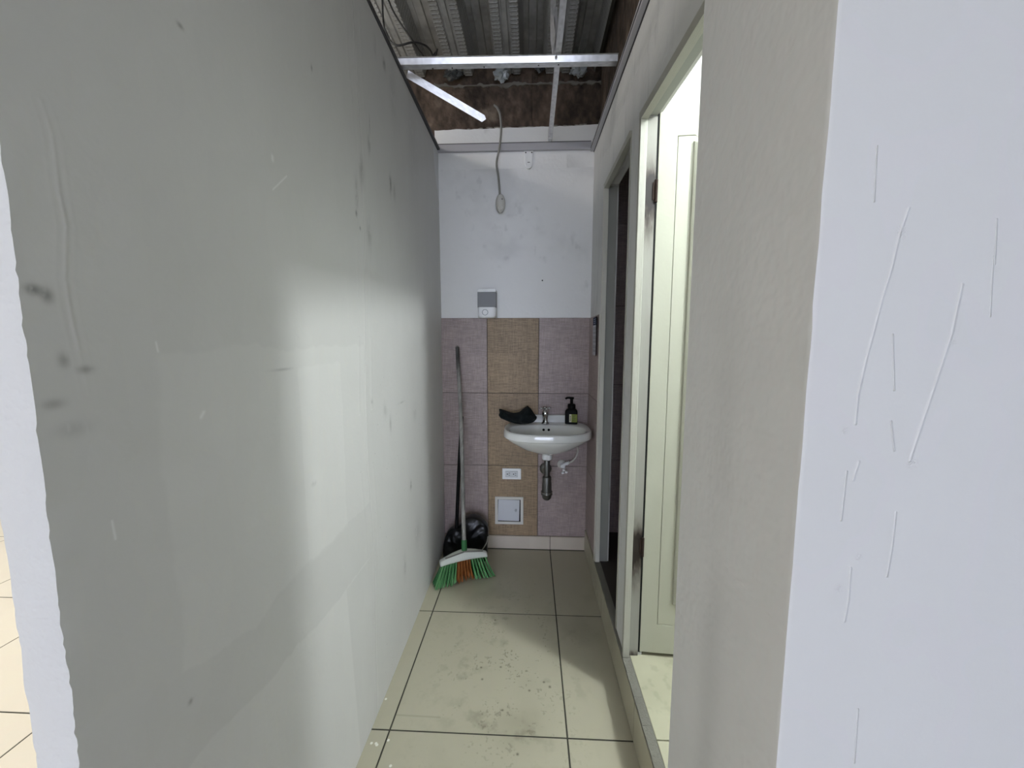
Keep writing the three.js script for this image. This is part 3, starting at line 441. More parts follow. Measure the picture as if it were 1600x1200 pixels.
// ================================================================== things
// ---- wash basin
{
  const t = thing('wash_basin', 'white ceramic wall-hung wash basin with two overflow holes', 'sink', [0.097, 0, ZB + 0.006]);
  const N = 72, RIM = 0.826;
  const sup = (a, e) => Math.sign(Math.cos(a)) * Math.abs(Math.cos(a)) ** e, sus = (a, e) => Math.sign(Math.sin(a)) * Math.abs(Math.sin(a)) ** e;
  const ringAt = (hw, zc, hd, y, e = 0.74, flat = 0) => { const r = []; for (let i = 0; i < N; i++) { const a = -i / N * Math.PI * 2, x = hw * sup(a, e), z = Math.max(0.0, zc + hd * sus(a, e)); r.push([x, y + (flat ? flat(x, z) : 0), z]); } return r; };
  const rows = [
    ringAt(0.036, 0.20, 0.036, 0.682, 1), ringAt(0.060, 0.20, 0.055, 0.684, 1), ringAt(0.10, 0.195, 0.09, 0.700, 0.95), ringAt(0.15, 0.19, 0.13, 0.718, 0.9), ringAt(0.190, 0.185, 0.162, 0.744, 0.82), ringAt(0.218, 0.185, 0.184, 0.764, 0.77), ringAt(0.231, 0.185, 0.194, 0.777, 0.75), ringAt(0.235, 0.185, 0.197, 0.783, 0.74),
    ringAt(0.244, 0.185, 0.204, 0.786, 0.74), ringAt(0.246, 0.185, 0.206, 0.789, 0.74), ringAt(0.246, 0.185, 0.206, 0.812, 0.74), ringAt(0.243, 0.185, 0.203, 0.822, 0.74), ringAt(0.236, 0.185, 0.197, RIM, 0.74),
    ringAt(0.222, 0.231, 0.140, RIM - 0.001, 0.86), ringAt(0.214, 0.231, 0.133, RIM - 0.004, 0.88), ringAt(0.206, 0.231, 0.126, RIM - 0.014, 0.9), ringAt(0.198, 0.230, 0.120, RIM - 0.035, 0.92), ringAt(0.175, 0.226, 0.106, RIM - 0.075, 0.95), ringAt(0.13, 0.218, 0.08, RIM - 0.108, 1), ringAt(0.07, 0.208, 0.05, RIM - 0.122, 1), ringAt(0.025, 0.20, 0.025, RIM - 0.126, 1)];
  mesh('basin', toCreasedNormals(loft(rows, true, true, true), 0.5), M.ceramic, t);
  // raised back ledge against the wall
  const bl = new THREE.Shape(); bl.moveTo(-0.172, 0); bl.lineTo(0.172, 0); bl.quadraticCurveTo(0.168, 0.040, 0.140, 0.042); bl.lineTo(-0.140, 0.042); bl.quadraticCurveTo(-0.168, 0.040, -0.172, 0);
  mesh('back_ledge', new THREE.ExtrudeGeometry(bl, { depth: 0.022, bevelEnabled: true, bevelSize: 0.004, bevelThickness: 0.004, bevelSegments: 3 }).translate(0, RIM - 0.004, 0.005), M.ceramic, t);
  for (const x of [-0.014, 0.016]) { const g = new THREE.TorusGeometry(0.0062, 0.0012, 8, 20); const o = mesh('overflow_hole', merge([new THREE.CylinderGeometry(0.0062, 0.0062, 0.003, 20).rotateX(Math.PI / 2), g]), M.hole, t); o.position.set(x - 0.004, RIM - 0.030, 0.1135); o.rotation.x = -0.35; }
  mesh('drain_ring', new THREE.TorusGeometry(0.022, 0.004, 10, 24).rotateX(Math.PI / 2).translate(0, RIM - 0.123, 0.20), M.chrome, t);
}
// ---- faucet
{
  const t = thing('faucet', 'small chrome basin tap with cross handle', 'faucet', [0.089, 0.826, ZB + 0.086]); t.scale.setScalar(1.13);
  mesh('tap_body', lathe([[0, 0], [0.021, 0], [0.021, 0.006], [0.015, 0.010], [0.013, 0.022], [0.0145, 0.036], [0.017, 0.050], [0.016, 0.062], [0.011, 0.070], [0.006, 0.074], [0, 0.074]]), M.chrome, t);
  mesh('spout', tube([[0, 0.040, 0.006], [0, 0.046, 0.030], [0, 0.044, 0.058], [0, 0.030, 0.070], [0, 0.020, 0.071]], 0.0085, 30, 14), M.chrome, t);
  const h = new THREE.Group(); h.name = 'cross_handle'; h.position.set(0, 0.082, 0); h.rotation.y = 0.25; t.add(h);
  mesh('handle_hub', lathe([[0, -0.010], [0.009, -0.010], [0.010, 0.002], [0.008, 0.008], [0, 0.009]], 20), M.chrome, h);
  for (let k = 0; k < 4; k++) { const g = lathe([[0, 0], [0.0042, 0], [0.0040, 0.016], [0.0062, 0.022], [0.0062, 0.027], [0.003, 0.030], [0, 0.030]], 14); g.rotateX(Math.PI / 2); g.rotateY(k * Math.PI / 2); mesh('handle_arm', g.translate(0, 0, 0), M.chrome, h); }
}
// ---- soap pump bottle
{
  const t = thing('soap_bottle', 'black pump soap bottle with yellow-green label on basin', 'bottle', [0.243, 0.827, ZB + 0.080]); t.rotation.y = -0.12;
  const rr = (w, d, r) => { const s = new THREE.Shape(); s.moveTo(-w + r, -d); s.lineTo(w - r, -d); s.quadraticCurveTo(w, -d, w, -d + r); s.lineTo(w, d - r); s.quadraticCurveTo(w, d, w - r, d); s.lineTo(-w + r, d); s.quadraticCurveTo(-w, d, -w, d - r); s.lineTo(-w, -d + r); s.quadraticCurveTo(-w, -d, -w + r, -d); return s.getPoints(8).slice(0, -1); };
  const row = (w, d, r, y) => rr(w, d, r).map((p) => [p.x, y, p.y]).reverse();
  mesh('bottle_body', loft([row(0.034, 0.021, 0.010, 0), row(0.036, 0.023, 0.010, 0.004), row(0.036, 0.023, 0.010, 0.070), row(0.033, 0.021, 0.010, 0.080), row(0.024, 0.017, 0.012, 0.088), row(0.018, 0.015, 0.012, 0.092)], true, true, true), M.black, t);
  mesh('collar', lathe([[0, 0.090], [0.0215, 0.090], [0.0225, 0.094], [0.0225, 0.112], [0.020, 0.117], [0, 0.117]]), M.black, t);
  mesh('pump_stem', lathe([[0, 0.115], [0.010, 0.115], [0.0085, 0.120], [0.0085, 0.150], [0, 0.150]], 20), M.black, t);
  mesh('pump_head', [lathe([[0, 0.146], [0.0125, 0.146], [0.014, 0.150], [0.0135, 0.157], [0, 0.158]], 20), tube([[0, 0.152, 0], [-0.018, 0.154, 0.004], [-0.030, 0.152, 0.007], [-0.036, 0.147, 0.008]], 0.0055, 20, 10)], M.black, t);
  const lab = document.createElement('canvas'); lab.width = 256; lab.height = 192; const c = lab.getContext('2d');
  c.fillStyle = '#7e8a22'; c.fillRect(0, 0, 256, 192); c.fillStyle = '#cfcfae'; c.fillRect(0, 0, 74, 192);
  c.fillStyle = '#4c5218'; for (let i = 0; i < 7; i++) c.fillRect(100, 22 + i * 22, 120 - (i % 3) * 22, 8);
  c.save(); c.translate(37, 96); c.rotate(-Math.PI / 2); c.fillStyle = '#3b3f1a'; c.font = 'bold 30px sans-serif'; c.textAlign = 'center'; for (let i = 0; i < 5; i++) c.fillRect(-62 + i * 26, -14, 16, 28); c.restore();
  const lt = new THREE.CanvasTexture(lab); lt.colorSpace = THREE.SRGBColorSpace;
  mesh('bottle_label', new THREE.PlaneGeometry(0.046, 0.047).translate(0.011, 0.036, 0.0236), mat(0xffffff, 0.5, { map: lt, side: THREE.DoubleSide }), t);
}
// ---- dark green cloth over the left back of the basin
{
  const spine = [[-0.178, .918, .874], [-0.170, .919, .862], [-0.148, .909, .855], [-0.12, .900, .844], [-0.09, .896, .836], [-0.06, .902, .832], [-0.035, .920, .832], [-0.012, .936, .834], [0.004, .925, .838], [0.018, .900, .845], [0.030, .880, .858], [0.036, .872, .868]];
  const rows = [], n = 40;
  for (let j = 0; j <= 44; j++) {
    const f = j / 44 * (spine.length - 1), i0 = Math.min(spine.length - 2, Math.floor(f)), k = f - i0, L = (a) => spine[i0][a] + (spine[i0 + 1][a] - spine[i0][a]) * k;
    const x = L(0), top = L(1), bot = L(2), row = [];
    for (let i = 0; i < n; i++) { const a = i / n * Math.PI * 2, cy = (top + bot) / 2, hh = (top - bot) / 2, fold = 1 + 0.62 * (fbm(x * 34 + Math.cos(a) * 1.3, Math.sin(a) * 2.6 + x * 20, 3, 501) - 0.5) + 0.10 * Math.sin(a * 5 + x * 60);
      const hd = 0.055 * Math.sin(Math.PI * clamp(0.12 + 0.8 * j / 44)) ; row.push([x + 0.004 * Math.sin(a * 3), Math.max(cy + hh * Math.sin(a) * (Math.sin(a) > 0 ? fold ** 0.3 : 1), x > -0.15 && Math.cos(a) < 2 ? 0.829 : 0), ZB + 0.128 + hd * Math.cos(a) * fold]); }
    rows.push(row);
  }
  tag(mesh('cleaning_cloth', loft(rows, true, true, true), mat(0x050f10, 1)), 'dark green cloth crumpled over left back rim of basin', 'cloth');
}
// ---- drain under basin
{
  const t = thing('sink_drain', 'dark metal bottle trap drain pipe hanging under the basin', 'pipe', [0.097, 0, ZB + 0.205]);
  mesh('white_nut', lathe([[0, 0.645], [0.026, 0.645], [0.028, 0.650], [0.030, 0.678], [0.034, 0.683], [0, 0.683]]), M.whitePlastic, t);
  mesh('tail_pipe', lathe([[0, 0.50], [0.0165, 0.50], [0.0165, 0.652], [0, 0.652]]), M.chromeDull, t);
  mesh('trap_body', lathe([[0, 0.405], [0.014, 0.407], [0.024, 0.417], [0.027, 0.430], [0.027, 0.440], [0.0275, 0.443], [0.0275, 0.505], [0.0255, 0.512], [0.0255, 0.540], [0.021, 0.548], [0, 0.548]]), M.chromeDull, t);
  mesh('slip_nut', lathe([[0.026, 0.436], [0.0325, 0.438], [0.0335, 0.443], [0.0335, 0.452], [0.026, 0.454]], 10), M.chromeDull, t);
  mesh('bright_ring', new THREE.TorusGeometry(0.0325, 0.0022, 8, 28).rotateX(Math.PI / 2).translate(0, 0.455, 0), M.chrome, t);
  mesh('outlet_arm', tube([[0, 0.525, 0], [0, 0.527, -0.10], [0, 0.527, -0.198]], 0.0165, 20, 16), M.chromeDull, t);
  mesh('wall_flange', lathe([[0.016, 0], [0.037, 0], [0.036, 0.005], [0.024, 0.014], [0.016, 0.015]]).rotateX(Math.PI / 2).translate(0, 0.527, -0.198), M.chromeDull, t);
}
// ---- supply valve and hose
{
  const t = thing('angle_valve', 'white plastic stop valve with three-lobed handle under basin', 'valve', [0.196, 0.556, ZB + 0.006]);
  mesh('escutcheon', lathe([[0, 0], [0.028, 0], [0.027, 0.004], [0.014, 0.010], [0, 0.010]]).rotateX(Math.PI / 2), M.whitePlasticOld, t);
  mesh('valve_body', [cyl(0.010, 0.010, 0.040, 0, 0, 0).rotateX(Math.PI / 2).translate(0, 0, 0.004), cyl(0.009, 0.009, 0.034, 0, 0, 0).rotateZ(-1.0).translate(0.004, 0, 0.030)], M.whitePlastic, t);
  const h = new THREE.Group(); h.name = 'valve_handle'; h.position.set(0.012, -0.030, 0.048); h.rotation.x = 0.3; t.add(h);
  const tri = new THREE.Shape(); for (let i = 0; i <= 48; i++) { const a = i / 48 * Math.PI * 2, r = 0.0125 + 0.0075 * Math.cos(3 * (a - Math.PI / 2 - 0.3)); i ? tri.lineTo(r * Math.cos(a), r * Math.sin(a)) : tri.moveTo(r, 0); }
  mesh('handle_grip', new THREE.ExtrudeGeometry(tri, { depth: 0.010, bevelEnabled: true, bevelSize: 0.0015, bevelThickness: 0.0015, bevelSegments: 2 }).translate(0, 0, -0.005), M.whitePlastic, h);
  mesh('screw_hole', cyl(0.0042, 0.0042, 0.002, 0, 0, 0, 14).rotateX(Math.PI / 2).translate(0, 0, 0.006), M.hole, h);
  mesh('handle_stem', tube([[0, 0.030, -0.040], [0, 0.018, -0.020], [0, 0, -0.004]], 0.007, 10, 10), M.whitePlastic, h);
  const s = thing('supply_hose', 'thin white water hose curving from valve up to basin', 'hose', [0, 0, 0]);
  mesh('hose_tube', tube([[0.232, 0.574, ZB + 0.042], [0.252, 0.588, ZB + 0.055], [0.276, 0.618, ZB + 0.058], [0.287, 0.655, ZB + 0.058], [0.280, 0.690, ZB + 0.060], [0.268, 0.712, ZB + 0.064]], 0.0052, 50, 10), M.whitePlasticOld, s);
  mesh('hose_nut', cyl(0.0095, 0.0085, 0.024, 0, -0.012, 0, 8).rotateZ(-0.95).translate(0.230, 0.573, ZB + 0.041), M.whitePlastic, s);
}
// ---- power outlet
{
  const t = thing('power_outlet', 'white double power outlet on the ochre tile', 'outlet', [-0.113, 0.490, ZB + 0.0055]);
  mesh('cover_plate', new RoundedBoxGeometry(0.117, 0.070, 0.008, 3, 0.0035).translate(0, 0, 0.004), M.whitePlastic, t);
  mesh('insert', new RoundedBoxGeometry(0.072, 0.036, 0.004, 2, 0.0015).translate(0, 0, 0.0085), mat(0xd5d8da, 0.4), t);
  mesh('insert_edge', [box(0.075, 0.0012, 0.001, 0, 0.019, 0.0081), box(0.075, 0.0012, 0.001, 0, -0.019, 0.0081), box(0.0012, 0.038, 0.001, 0.0375, 0, 0.0081), box(0.0012, 0.038, 0.001, -0.0375, 0, 0.0081)], mat(0x8e9296, 0.6), t);
  for (const x of [-0.018, 0.020]) mesh('socket', [cyl(0.0036, 0.0036, 0.001, 0, 0, 0, 14).rotateX(Math.PI / 2).translate(x - 0.008, 0, 0.0102), box(0.009, 0.0024, 0.001, x + 0.004, 0.0062, 0.0107), box(0.009, 0.0024, 0.001, x + 0.004, -0.0062, 0.0107)], M.hole, t);
}
// ---- access hatch
{
  const t = thing('access_panel', 'square white access hatch, its small door hanging askew', 'access panel', [-0.1285, 0.252, ZB + 0.0055]);
  const fr = new THREE.Shape([[-0.0875, -0.088], [0.0875, -0.088], [0.0875, 0.088], [-0.0875, 0.088]].map((p) => new THREE.Vector2(...p))); fr.holes.push(new THREE.Path([[-0.0725, -0.0735], [0.0725, -0.0735], [0.0725, 0.0735], [-0.0725, 0.0735]].map((p) => new THREE.Vector2(...p))));
  mesh('hatch_frame', new THREE.ExtrudeGeometry(fr, { depth: 0.006, bevelEnabled: true, bevelSize: 0.0012, bevelThickness: 0.0015, bevelSegments: 2 }), mat(0xd9d6d0, 0.45), t);
  mesh('dark_recess', box(0.146, 0.148, 0.001, 0, 0, 0.0008), M.hole, t);
  const d = new THREE.Group(); d.name = 'hatch_door'; d.position.set(-0.003, 0.0015, 0.004); d.rotation.z = -0.025; d.rotation.y = 0.03; t.add(d);
  mesh('door_sheet', new RoundedBoxGeometry(0.134, 0.137, 0.004, 2, 0.001), mat(0xcfd1d6, 0.4), d);
  mesh('latch', [new THREE.TorusGeometry(0.0085, 0.0012, 8, 22).scale(0.75, 1, 1).translate(0.045, 0.002, 0.0025), cyl(0.0055, 0.005, 0.002, 0, 0, 0, 16).rotateX(Math.PI / 2).scale(0.75, 1, 1).translate(0.045, 0.002, 0.002)], mat(0xa9abb0, 0.4), d);
}
// ---- soap dispenser
{
  const t = thing('soap_dispenser', 'white wall soap dispenser with grey window above the tiles', 'soap dispenser', [-0.257, 1.530, ZB]);
  const prof = (w, h0, h1, d, r) => { const s = new THREE.Shape(); s.moveTo(-w, h0); s.lineTo(w, h0); s.lineTo(w, h1 - r); s.quadraticCurveTo(w, h1, w - r, h1); s.lineTo(-w + r, h1); s.quadraticCurveTo(-w, h1, -w, h1 - r); s.lineTo(-w, h0); return new THREE.ExtrudeGeometry(s, { depth: d, bevelEnabled: true, bevelSize: 0.003, bevelThickness: 0.004, bevelSegments: 3 }); };
  mesh('back_plate', prof(0.053, -0.080, 0.085, 0.008, 0.018).translate(0, 0, 0.004), M.whitePlasticOld, t);
  mesh('top_cap', prof(0.052, 0.068, 0.083, 0.052, 0.013).translate(0, 0, 0.010), M.whitePlastic, t);
  mesh('soap_window', prof(0.051, -0.020, 0.066, 0.050, 0.002).translate(0, 0, 0.010), mat(0x8c8d91, 0.6), t);
  const low = (w, d, y, r) => { const p = []; for (let i = 0; i < 40; i++) { const a = -i / 40 * Math.PI * 2; p.push([w * Math.sign(Math.cos(a)) * Math.abs(Math.cos(a)) ** r, y, Math.max(0, 0.030 + d * Math.sign(Math.sin(a)) * Math.abs(Math.sin(a)) ** r)]); } return p; };
  mesh('lower_body', loft([low(0.040, 0.030, -0.084, 0.6), low(0.047, 0.036, -0.080, 0.5), low(0.052, 0.040, -0.066, 0.45), low(0.0545, 0.042, -0.024, 0.4), low(0.052, 0.040, -0.0215, 0.4)], true, true, true), M.whitePlastic, t);
  mesh('push_button', [lathe([[0.0145, 0], [0.0175, 0], [0.0175, 0.002], [0.0145, 0.002]], 28).rotateX(Math.PI / 2).translate(-0.009, -0.052, 0.0705)], mat(0x9b9ea2, 0.4), t);
  const drop = new THREE.Shape(); drop.moveTo(0, -0.012); drop.quadraticCurveTo(0.012, 0.000, 0.008, 0.006); drop.quadraticCurveTo(0, 0.013, -0.008, 0.006); drop.quadraticCurveTo(-0.012, 0, 0, -0.012);
  mesh('drop_mark', new THREE.ExtrudeGeometry(drop, { depth: 0.001, bevelEnabled: false }).translate(-0.009, -0.052, 0.0715), M.whitePlastic, t);
}
// ---- mounting plate near the ceiling
{
  const t = thing('mounting_plate', 'small white plastic mounting plate high on the end wall', 'bracket', [-0.017, 2.345, ZB]);
  const s = new THREE.Shape(); s.moveTo(-0.026, 0.048); s.lineTo(0.026, 0.048); s.lineTo(0.024, 0.030); s.lineTo(0.021, -0.022); s.quadraticCurveTo(0.018, -0.046, 0.004, -0.049); s.lineTo(-0.004, -0.049); s.quadraticCurveTo(-0.018, -0.046, -0.021, -0.022); s.lineTo(-0.024, 0.030); s.lineTo(-0.026, 0.048);
  mesh('plate', new THREE.ExtrudeGeometry(s, { depth: 0.006, bevelEnabled: true, bevelSize: 0.0015, bevelThickness: 0.002, bevelSegments: 2 }), M.whitePlastic, t);
  for (const x of [-0.017, 0.017]) mesh('screw_hole', cyl(0.0035, 0.0035, 0.0012, 0, 0, 0, 14).rotateX(Math.PI / 2).translate(x, 0.037, 0.0078), M.hole, t);
  mesh('slot', box(0.014, 0.003, 0.001, 0, -0.016, 0.0083), M.pvcDark, t);
  mesh('rib', [box(0.002, 0.062, 0.003, 0.014, 0.0, 0.009), box(0.002, 0.062, 0.003, -0.014, 0.0, 0.009)], M.whitePlastic, t);
}
{ const n = mesh('nail_hole', lathe([[0, 0.0015], [0.003, 0.0012], [0.0042, 0]], 14).rotateX(Math.PI / 2), M.hole); n.position.set(0.067, 1.668, ZB + 0.0002); tag(n, 'tiny dark screw plug in the white end wall right of dispenser', 'screw'); }
// ---- cable with oval connector hanging from the masonry
{
  const t = thing('hanging_cable', 'grey cable with white oval connector hanging before the end wall', 'cable', [0, 0, ZB]);
  mesh('cable', tube([[-0.215, 2.652, -0.016], [-0.208, 2.632, 0.012], [-0.196, 2.614, 0.030], [-0.181, 2.58, 0.034], [-0.173, 2.506, 0.034], [-0.181, 2.411, 0.034], [-0.199, 2.315, 0.034], [-0.190, 2.248, 0.034], [-0.182, 2.16, 0.034], [-0.180, 2.13, 0.034]], 0.0062, 90, 10), M.cableGrey, t);
  const b = new THREE.Group(); b.name = 'connector'; b.position.set(-0.178, 2.098, 0.030); t.add(b);
  const g = new THREE.SphereGeometry(0.03, 32, 24); g.scale(0.92, 1.75, 0.72); mesh('connector_shell', g, M.whitePlasticOld, b);
  mesh('seam', new THREE.TorusGeometry(0.0282, 0.0014, 8, 40).scale(0.93, 1.78, 1).translate(0, 0, 0.004), mat(0x8a8780, 0.6), b);
  mesh('connector_screw', cyl(0.004, 0.004, 0.002, 0, 0, 0, 12).rotateX(Math.PI / 2).translate(0.011, 0.018, 0.0185), mat(0x77746e, 0.6), b);
  mesh('socket_lip', new THREE.TorusGeometry(0.012, 0.002, 8, 24).scale(1, 0.8, 1).translate(0.001, -0.028, 0.0165), mat(0xe8e6e0, 0.5), b);
}
// ---- paper notice on the tiles by the far doorway
{
  const t = thing('paper_notice', 'narrow paper notice with dark blue heading by far doorway', 'notice', [XR - 0.0065, 1.338, -2.186]); t.rotation.y = -Math.PI / 2 - 0.0;
  const cv = document.createElement('canvas'); cv.width = 256; cv.height = 320; const c = cv.getContext('2d'), nr = rng(5);
  c.fillStyle = '#b9bac0'; c.fillRect(0, 0, 256, 320); c.fillStyle = '#c4c6cc'; c.fillRect(0, 66, 256, 254);
  c.fillStyle = '#1d2746'; c.fillRect(0, 0, 256, 66); c.fillStyle = '#9aa6c4'; for (let i = 0; i < 3; i++) for (let x = 40; x < 200;) { const w = 10 + nr() * 26; c.fillRect(x, 12 + i * 17, w, 8); x += w + 8; }
  c.fillStyle = '#7d7f88'; for (let r = 0; r < 6; r++) for (let l = 0; l < 3; l++) { if (l === 2 && r % 2) continue; for (let x = 26; x < 220;) { const w = 8 + nr() * 30; c.fillRect(x, 84 + r * 38 + l * 10, w, 5); x += w + 7; } }
  const tx = new THREE.CanvasTexture(cv); tx.colorSpace = THREE.SRGBColorSpace;
  const g = new THREE.PlaneGeometry(0.165, 0.205, 12, 8), p = g.attributes.position; for (let i = 0; i < p.count; i++) { const x = p.getX(i); p.setZ(i, 0.001 + 0.010 * step(0.02, 0.0825, x) ** 1.5); } g.computeVertexNormals();
  mesh('sheet', g, mat(0xffffff, 0.8, { map: tx, side: THREE.DoubleSide }), t);
}
// ---- broom
{
  const A = new THREE.Vector3(-0.478, 0.120, -2.010), Bv = new THREE.Vector3(-0.243, 0.116, -2.120), C = new THREE.Vector3().addVectors(A, Bv).multiplyScalar(0.5);
  const yaw = Math.atan2(-(Bv.z - A.z), Bv.x - A.x);
  const t = thing('broom', 'worn broom with green and orange bristles leaning in left corner', 'broom', [C.x, 0, C.z]); t.rotation.y = yaw;
  const inv = new THREE.Matrix4().makeRotationY(-yaw), loc = (x, y, z) => new THREE.Vector3(x - C.x, y, z - C.z).applyMatrix4(inv);
  // cap: shallow white arch, thin at the ends
  const cap = (k) => { const rows = []; for (let j = 0; j <= 30; j++) { const u = j / 30 * 2 - 1, x = u * 0.131, top = 0.136 + 0.036 * (1 - Math.abs(u) ** 1.5), bot = 0.110 + 0.012 * (1 - u * u), hd = 0.022 + 0.010 * (1 - u * u), row = []; for (let i = 0; i < 20; i++) { const a = -i / 20 * Math.PI * 2, e = 0.5; const cx = Math.sign(Math.cos(a)) * Math.abs(Math.cos(a)) ** e, sy = Math.sign(Math.sin(a)) * Math.abs(Math.sin(a)) ** e; row.push([x, (top + bot) / 2 + sy * (top - bot) / 2, cx * hd * (sy > 0 ? 0.72 : 1)]); } rows.push(row); } return loft(rows, true, true, true); };
  mesh('head_cap', cap(), mat(0xd3d6cf, 0.5), t);
  mesh('cap_recess', [tube([[-0.105, 0.150, 0.012], [-0.05, 0.162, 0.017], [0, 0.172, 0.019]], 0.004, 16, 8), tube([[0.105, 0.150, 0.012], [0.05, 0.162, 0.017], [0, 0.172, 0.019]], 0.004, 16, 8)], mat(0x77756f, 0.7), t);
  const top = loc(-0.441, 1.273, -2.392), base = new THREE.Vector3(0.004, 0.166, 0), mid = (k, dx) => base.clone().lerp(top, k).add(new THREE.Vector3(dx, 0, 0));
  mesh('handle_socket', tube([base.toArray(), mid(0.032, 0).toArray(), mid(0.05, 0).toArray()], 0.0155, 12, 16), M.greenDark, t);
  const hm = mat(0xffffff, 0.6, { map: tex(64, 512, (u, v) => { const n = fbm(u * 4, u * 3 + v * 40, 4, 601), q = fbm(u * 3, v * 9, 3, 602); const k = 0.56 + 0.25 * (n - 0.5) + 0.25 * (q - 0.5) - 0.25 * step(0.8, 0.95, v); return [k, k * 0.985, k * 0.95]; }) });
  const hg = tube([mid(0.045, 0).toArray(), mid(0.2, 0.002).toArray(), mid(0.45, 0.006).toArray(), mid(0.7, 0.006).toArray(), mid(0.9, 0.002).toArray(), top.toArray()], 0.0115, 70, 14), u2 = hg.attributes.uv; for (let i = 0; i < u2.count; i++) u2.setXY(i, u2.getY(i), u2.getX(i));
  mesh('broom_handle', [hg, new THREE.SphereGeometry(0.0114, 14, 10).translate(top.x, top.y, top.z)], hm, t);
  const br = rng(88), bris = { g1: [], g2: [], o: [] };
  for (let i = 0; i < 17; i++) for (let k = 0; k < 3; k++) for (let s = 0; s < 13; s++) {
    const u = (i + 0.5) / 17 * 2 - 1, x0 = u * 0.124 + (br() - 0.5) * 0.005, z0 = (k - 1) * 0.014 + (br() - 0.5) * 0.004, y0 = 0.118;
    const x1 = u * 0.172 + (br() - 0.5) * 0.013, z1 = (k - 1) * 0.030 + (br() - 0.5) * 0.022 + 0.006, y1 = 0.002 + br() * 0.006 + 0.016 * (1 - Math.abs(u)) * br() + 0.012 * Math.exp(-(((u - 0.05) / 0.25) ** 2));
    const g = tube([[x0, y0, z0], [x0 + (x1 - x0) * 0.45, y0 * 0.55, z0 + (z1 - z0) * 0.4], [x1, y1, z1]], 0.0016, 3, 4);
    (u > -0.27 && u < 0.27 ? bris.o : br() < (k === 2 ? 0.8 : 0.25) ? bris.g1 : bris.g2).push(g);
  }
  const b1 = mesh('green_bristles', bris.g1, M.green, t), b2 = mesh('dark_green_bristles', bris.g2, M.greenDark, t), b3 = mesh('orange_bristles', bris.o, M.orange, t); for (const b of [b1, b2, b3]) b.userData.kind = 'stuff';
}
// ---- black dustpan behind the broom
{
  const t = thing('dustpan', 'glossy black long-handled dustpan standing behind the broom', 'dustpan', [-0.385, 0, -2.27]);
  const out = [[-0.133, 0.004], [-0.137, 0.06], [-0.122, 0.135], [-0.095, 0.180], [-0.040, 0.210], [-0.010, 0.250], [0.030, 0.266], [0.080, 0.258], [0.115, 0.232], [0.136, 0.195], [0.138, 0.150], [0.132, 0.080], [0.130, 0.004]];
  const cv = new THREE.CatmullRomCurve3(out.map((p) => new THREE.Vector3(p[0], p[1], 0))), pts = cv.getPoints(60), rows = [];
  const ctr = [0, 0.09];
  for (let j = 0; j <= 14; j++) { const k = j / 14, s = Math.cos(k * Math.PI / 2) ** 0.55; rows.push(pts.map((p, i) => { const x = ctr[0] + (p.x - ctr[0]) * s, y = Math.max(0.002, ctr[1] * s * (p.y < 0.02 ? 0.05 : 1) + (p.y - ctr[1]) * s + (1 - s) * 0.10), n = 0.012 * (fbm(x * 34 + 4, y * 34, 4, 701) - 0.5) * Math.sin(k * Math.PI); return [x, y, 0.030 * Math.sin(k * Math.PI / 2) + n * 2.4]; })); }
  const rb = pts.map((p) => [p.x * 0.98, p.y, -0.045]);
  mesh('pan', loft([rb, pts.map((p) => [p.x * 1.01, p.y + (p.y > 0.02 ? 0.003 : 0), -0.025]), ...rows].map((r) => r.slice().reverse()), false), new THREE.MeshPhysicalMaterial({ color: 0x05070d, roughness: 0.34, side: THREE.DoubleSide }), t);
  mesh('pale_edge', tube([[0.139, 0.155, 0.012], [0.132, 0.125, 0.030], [0.112, 0.095, 0.046], [0.085, 0.070, 0.056]], 0.0032, 24, 8), mat(0x9c9a94, 0.4), t);
  mesh('pan_handle', tube([[-0.050, 0.20, 0.010], [-0.046, 0.45, -0.04], [-0.038, 0.70, -0.085], [-0.032, 0.855, -0.112]], 0.0105, 40, 12), M.black, t);
}
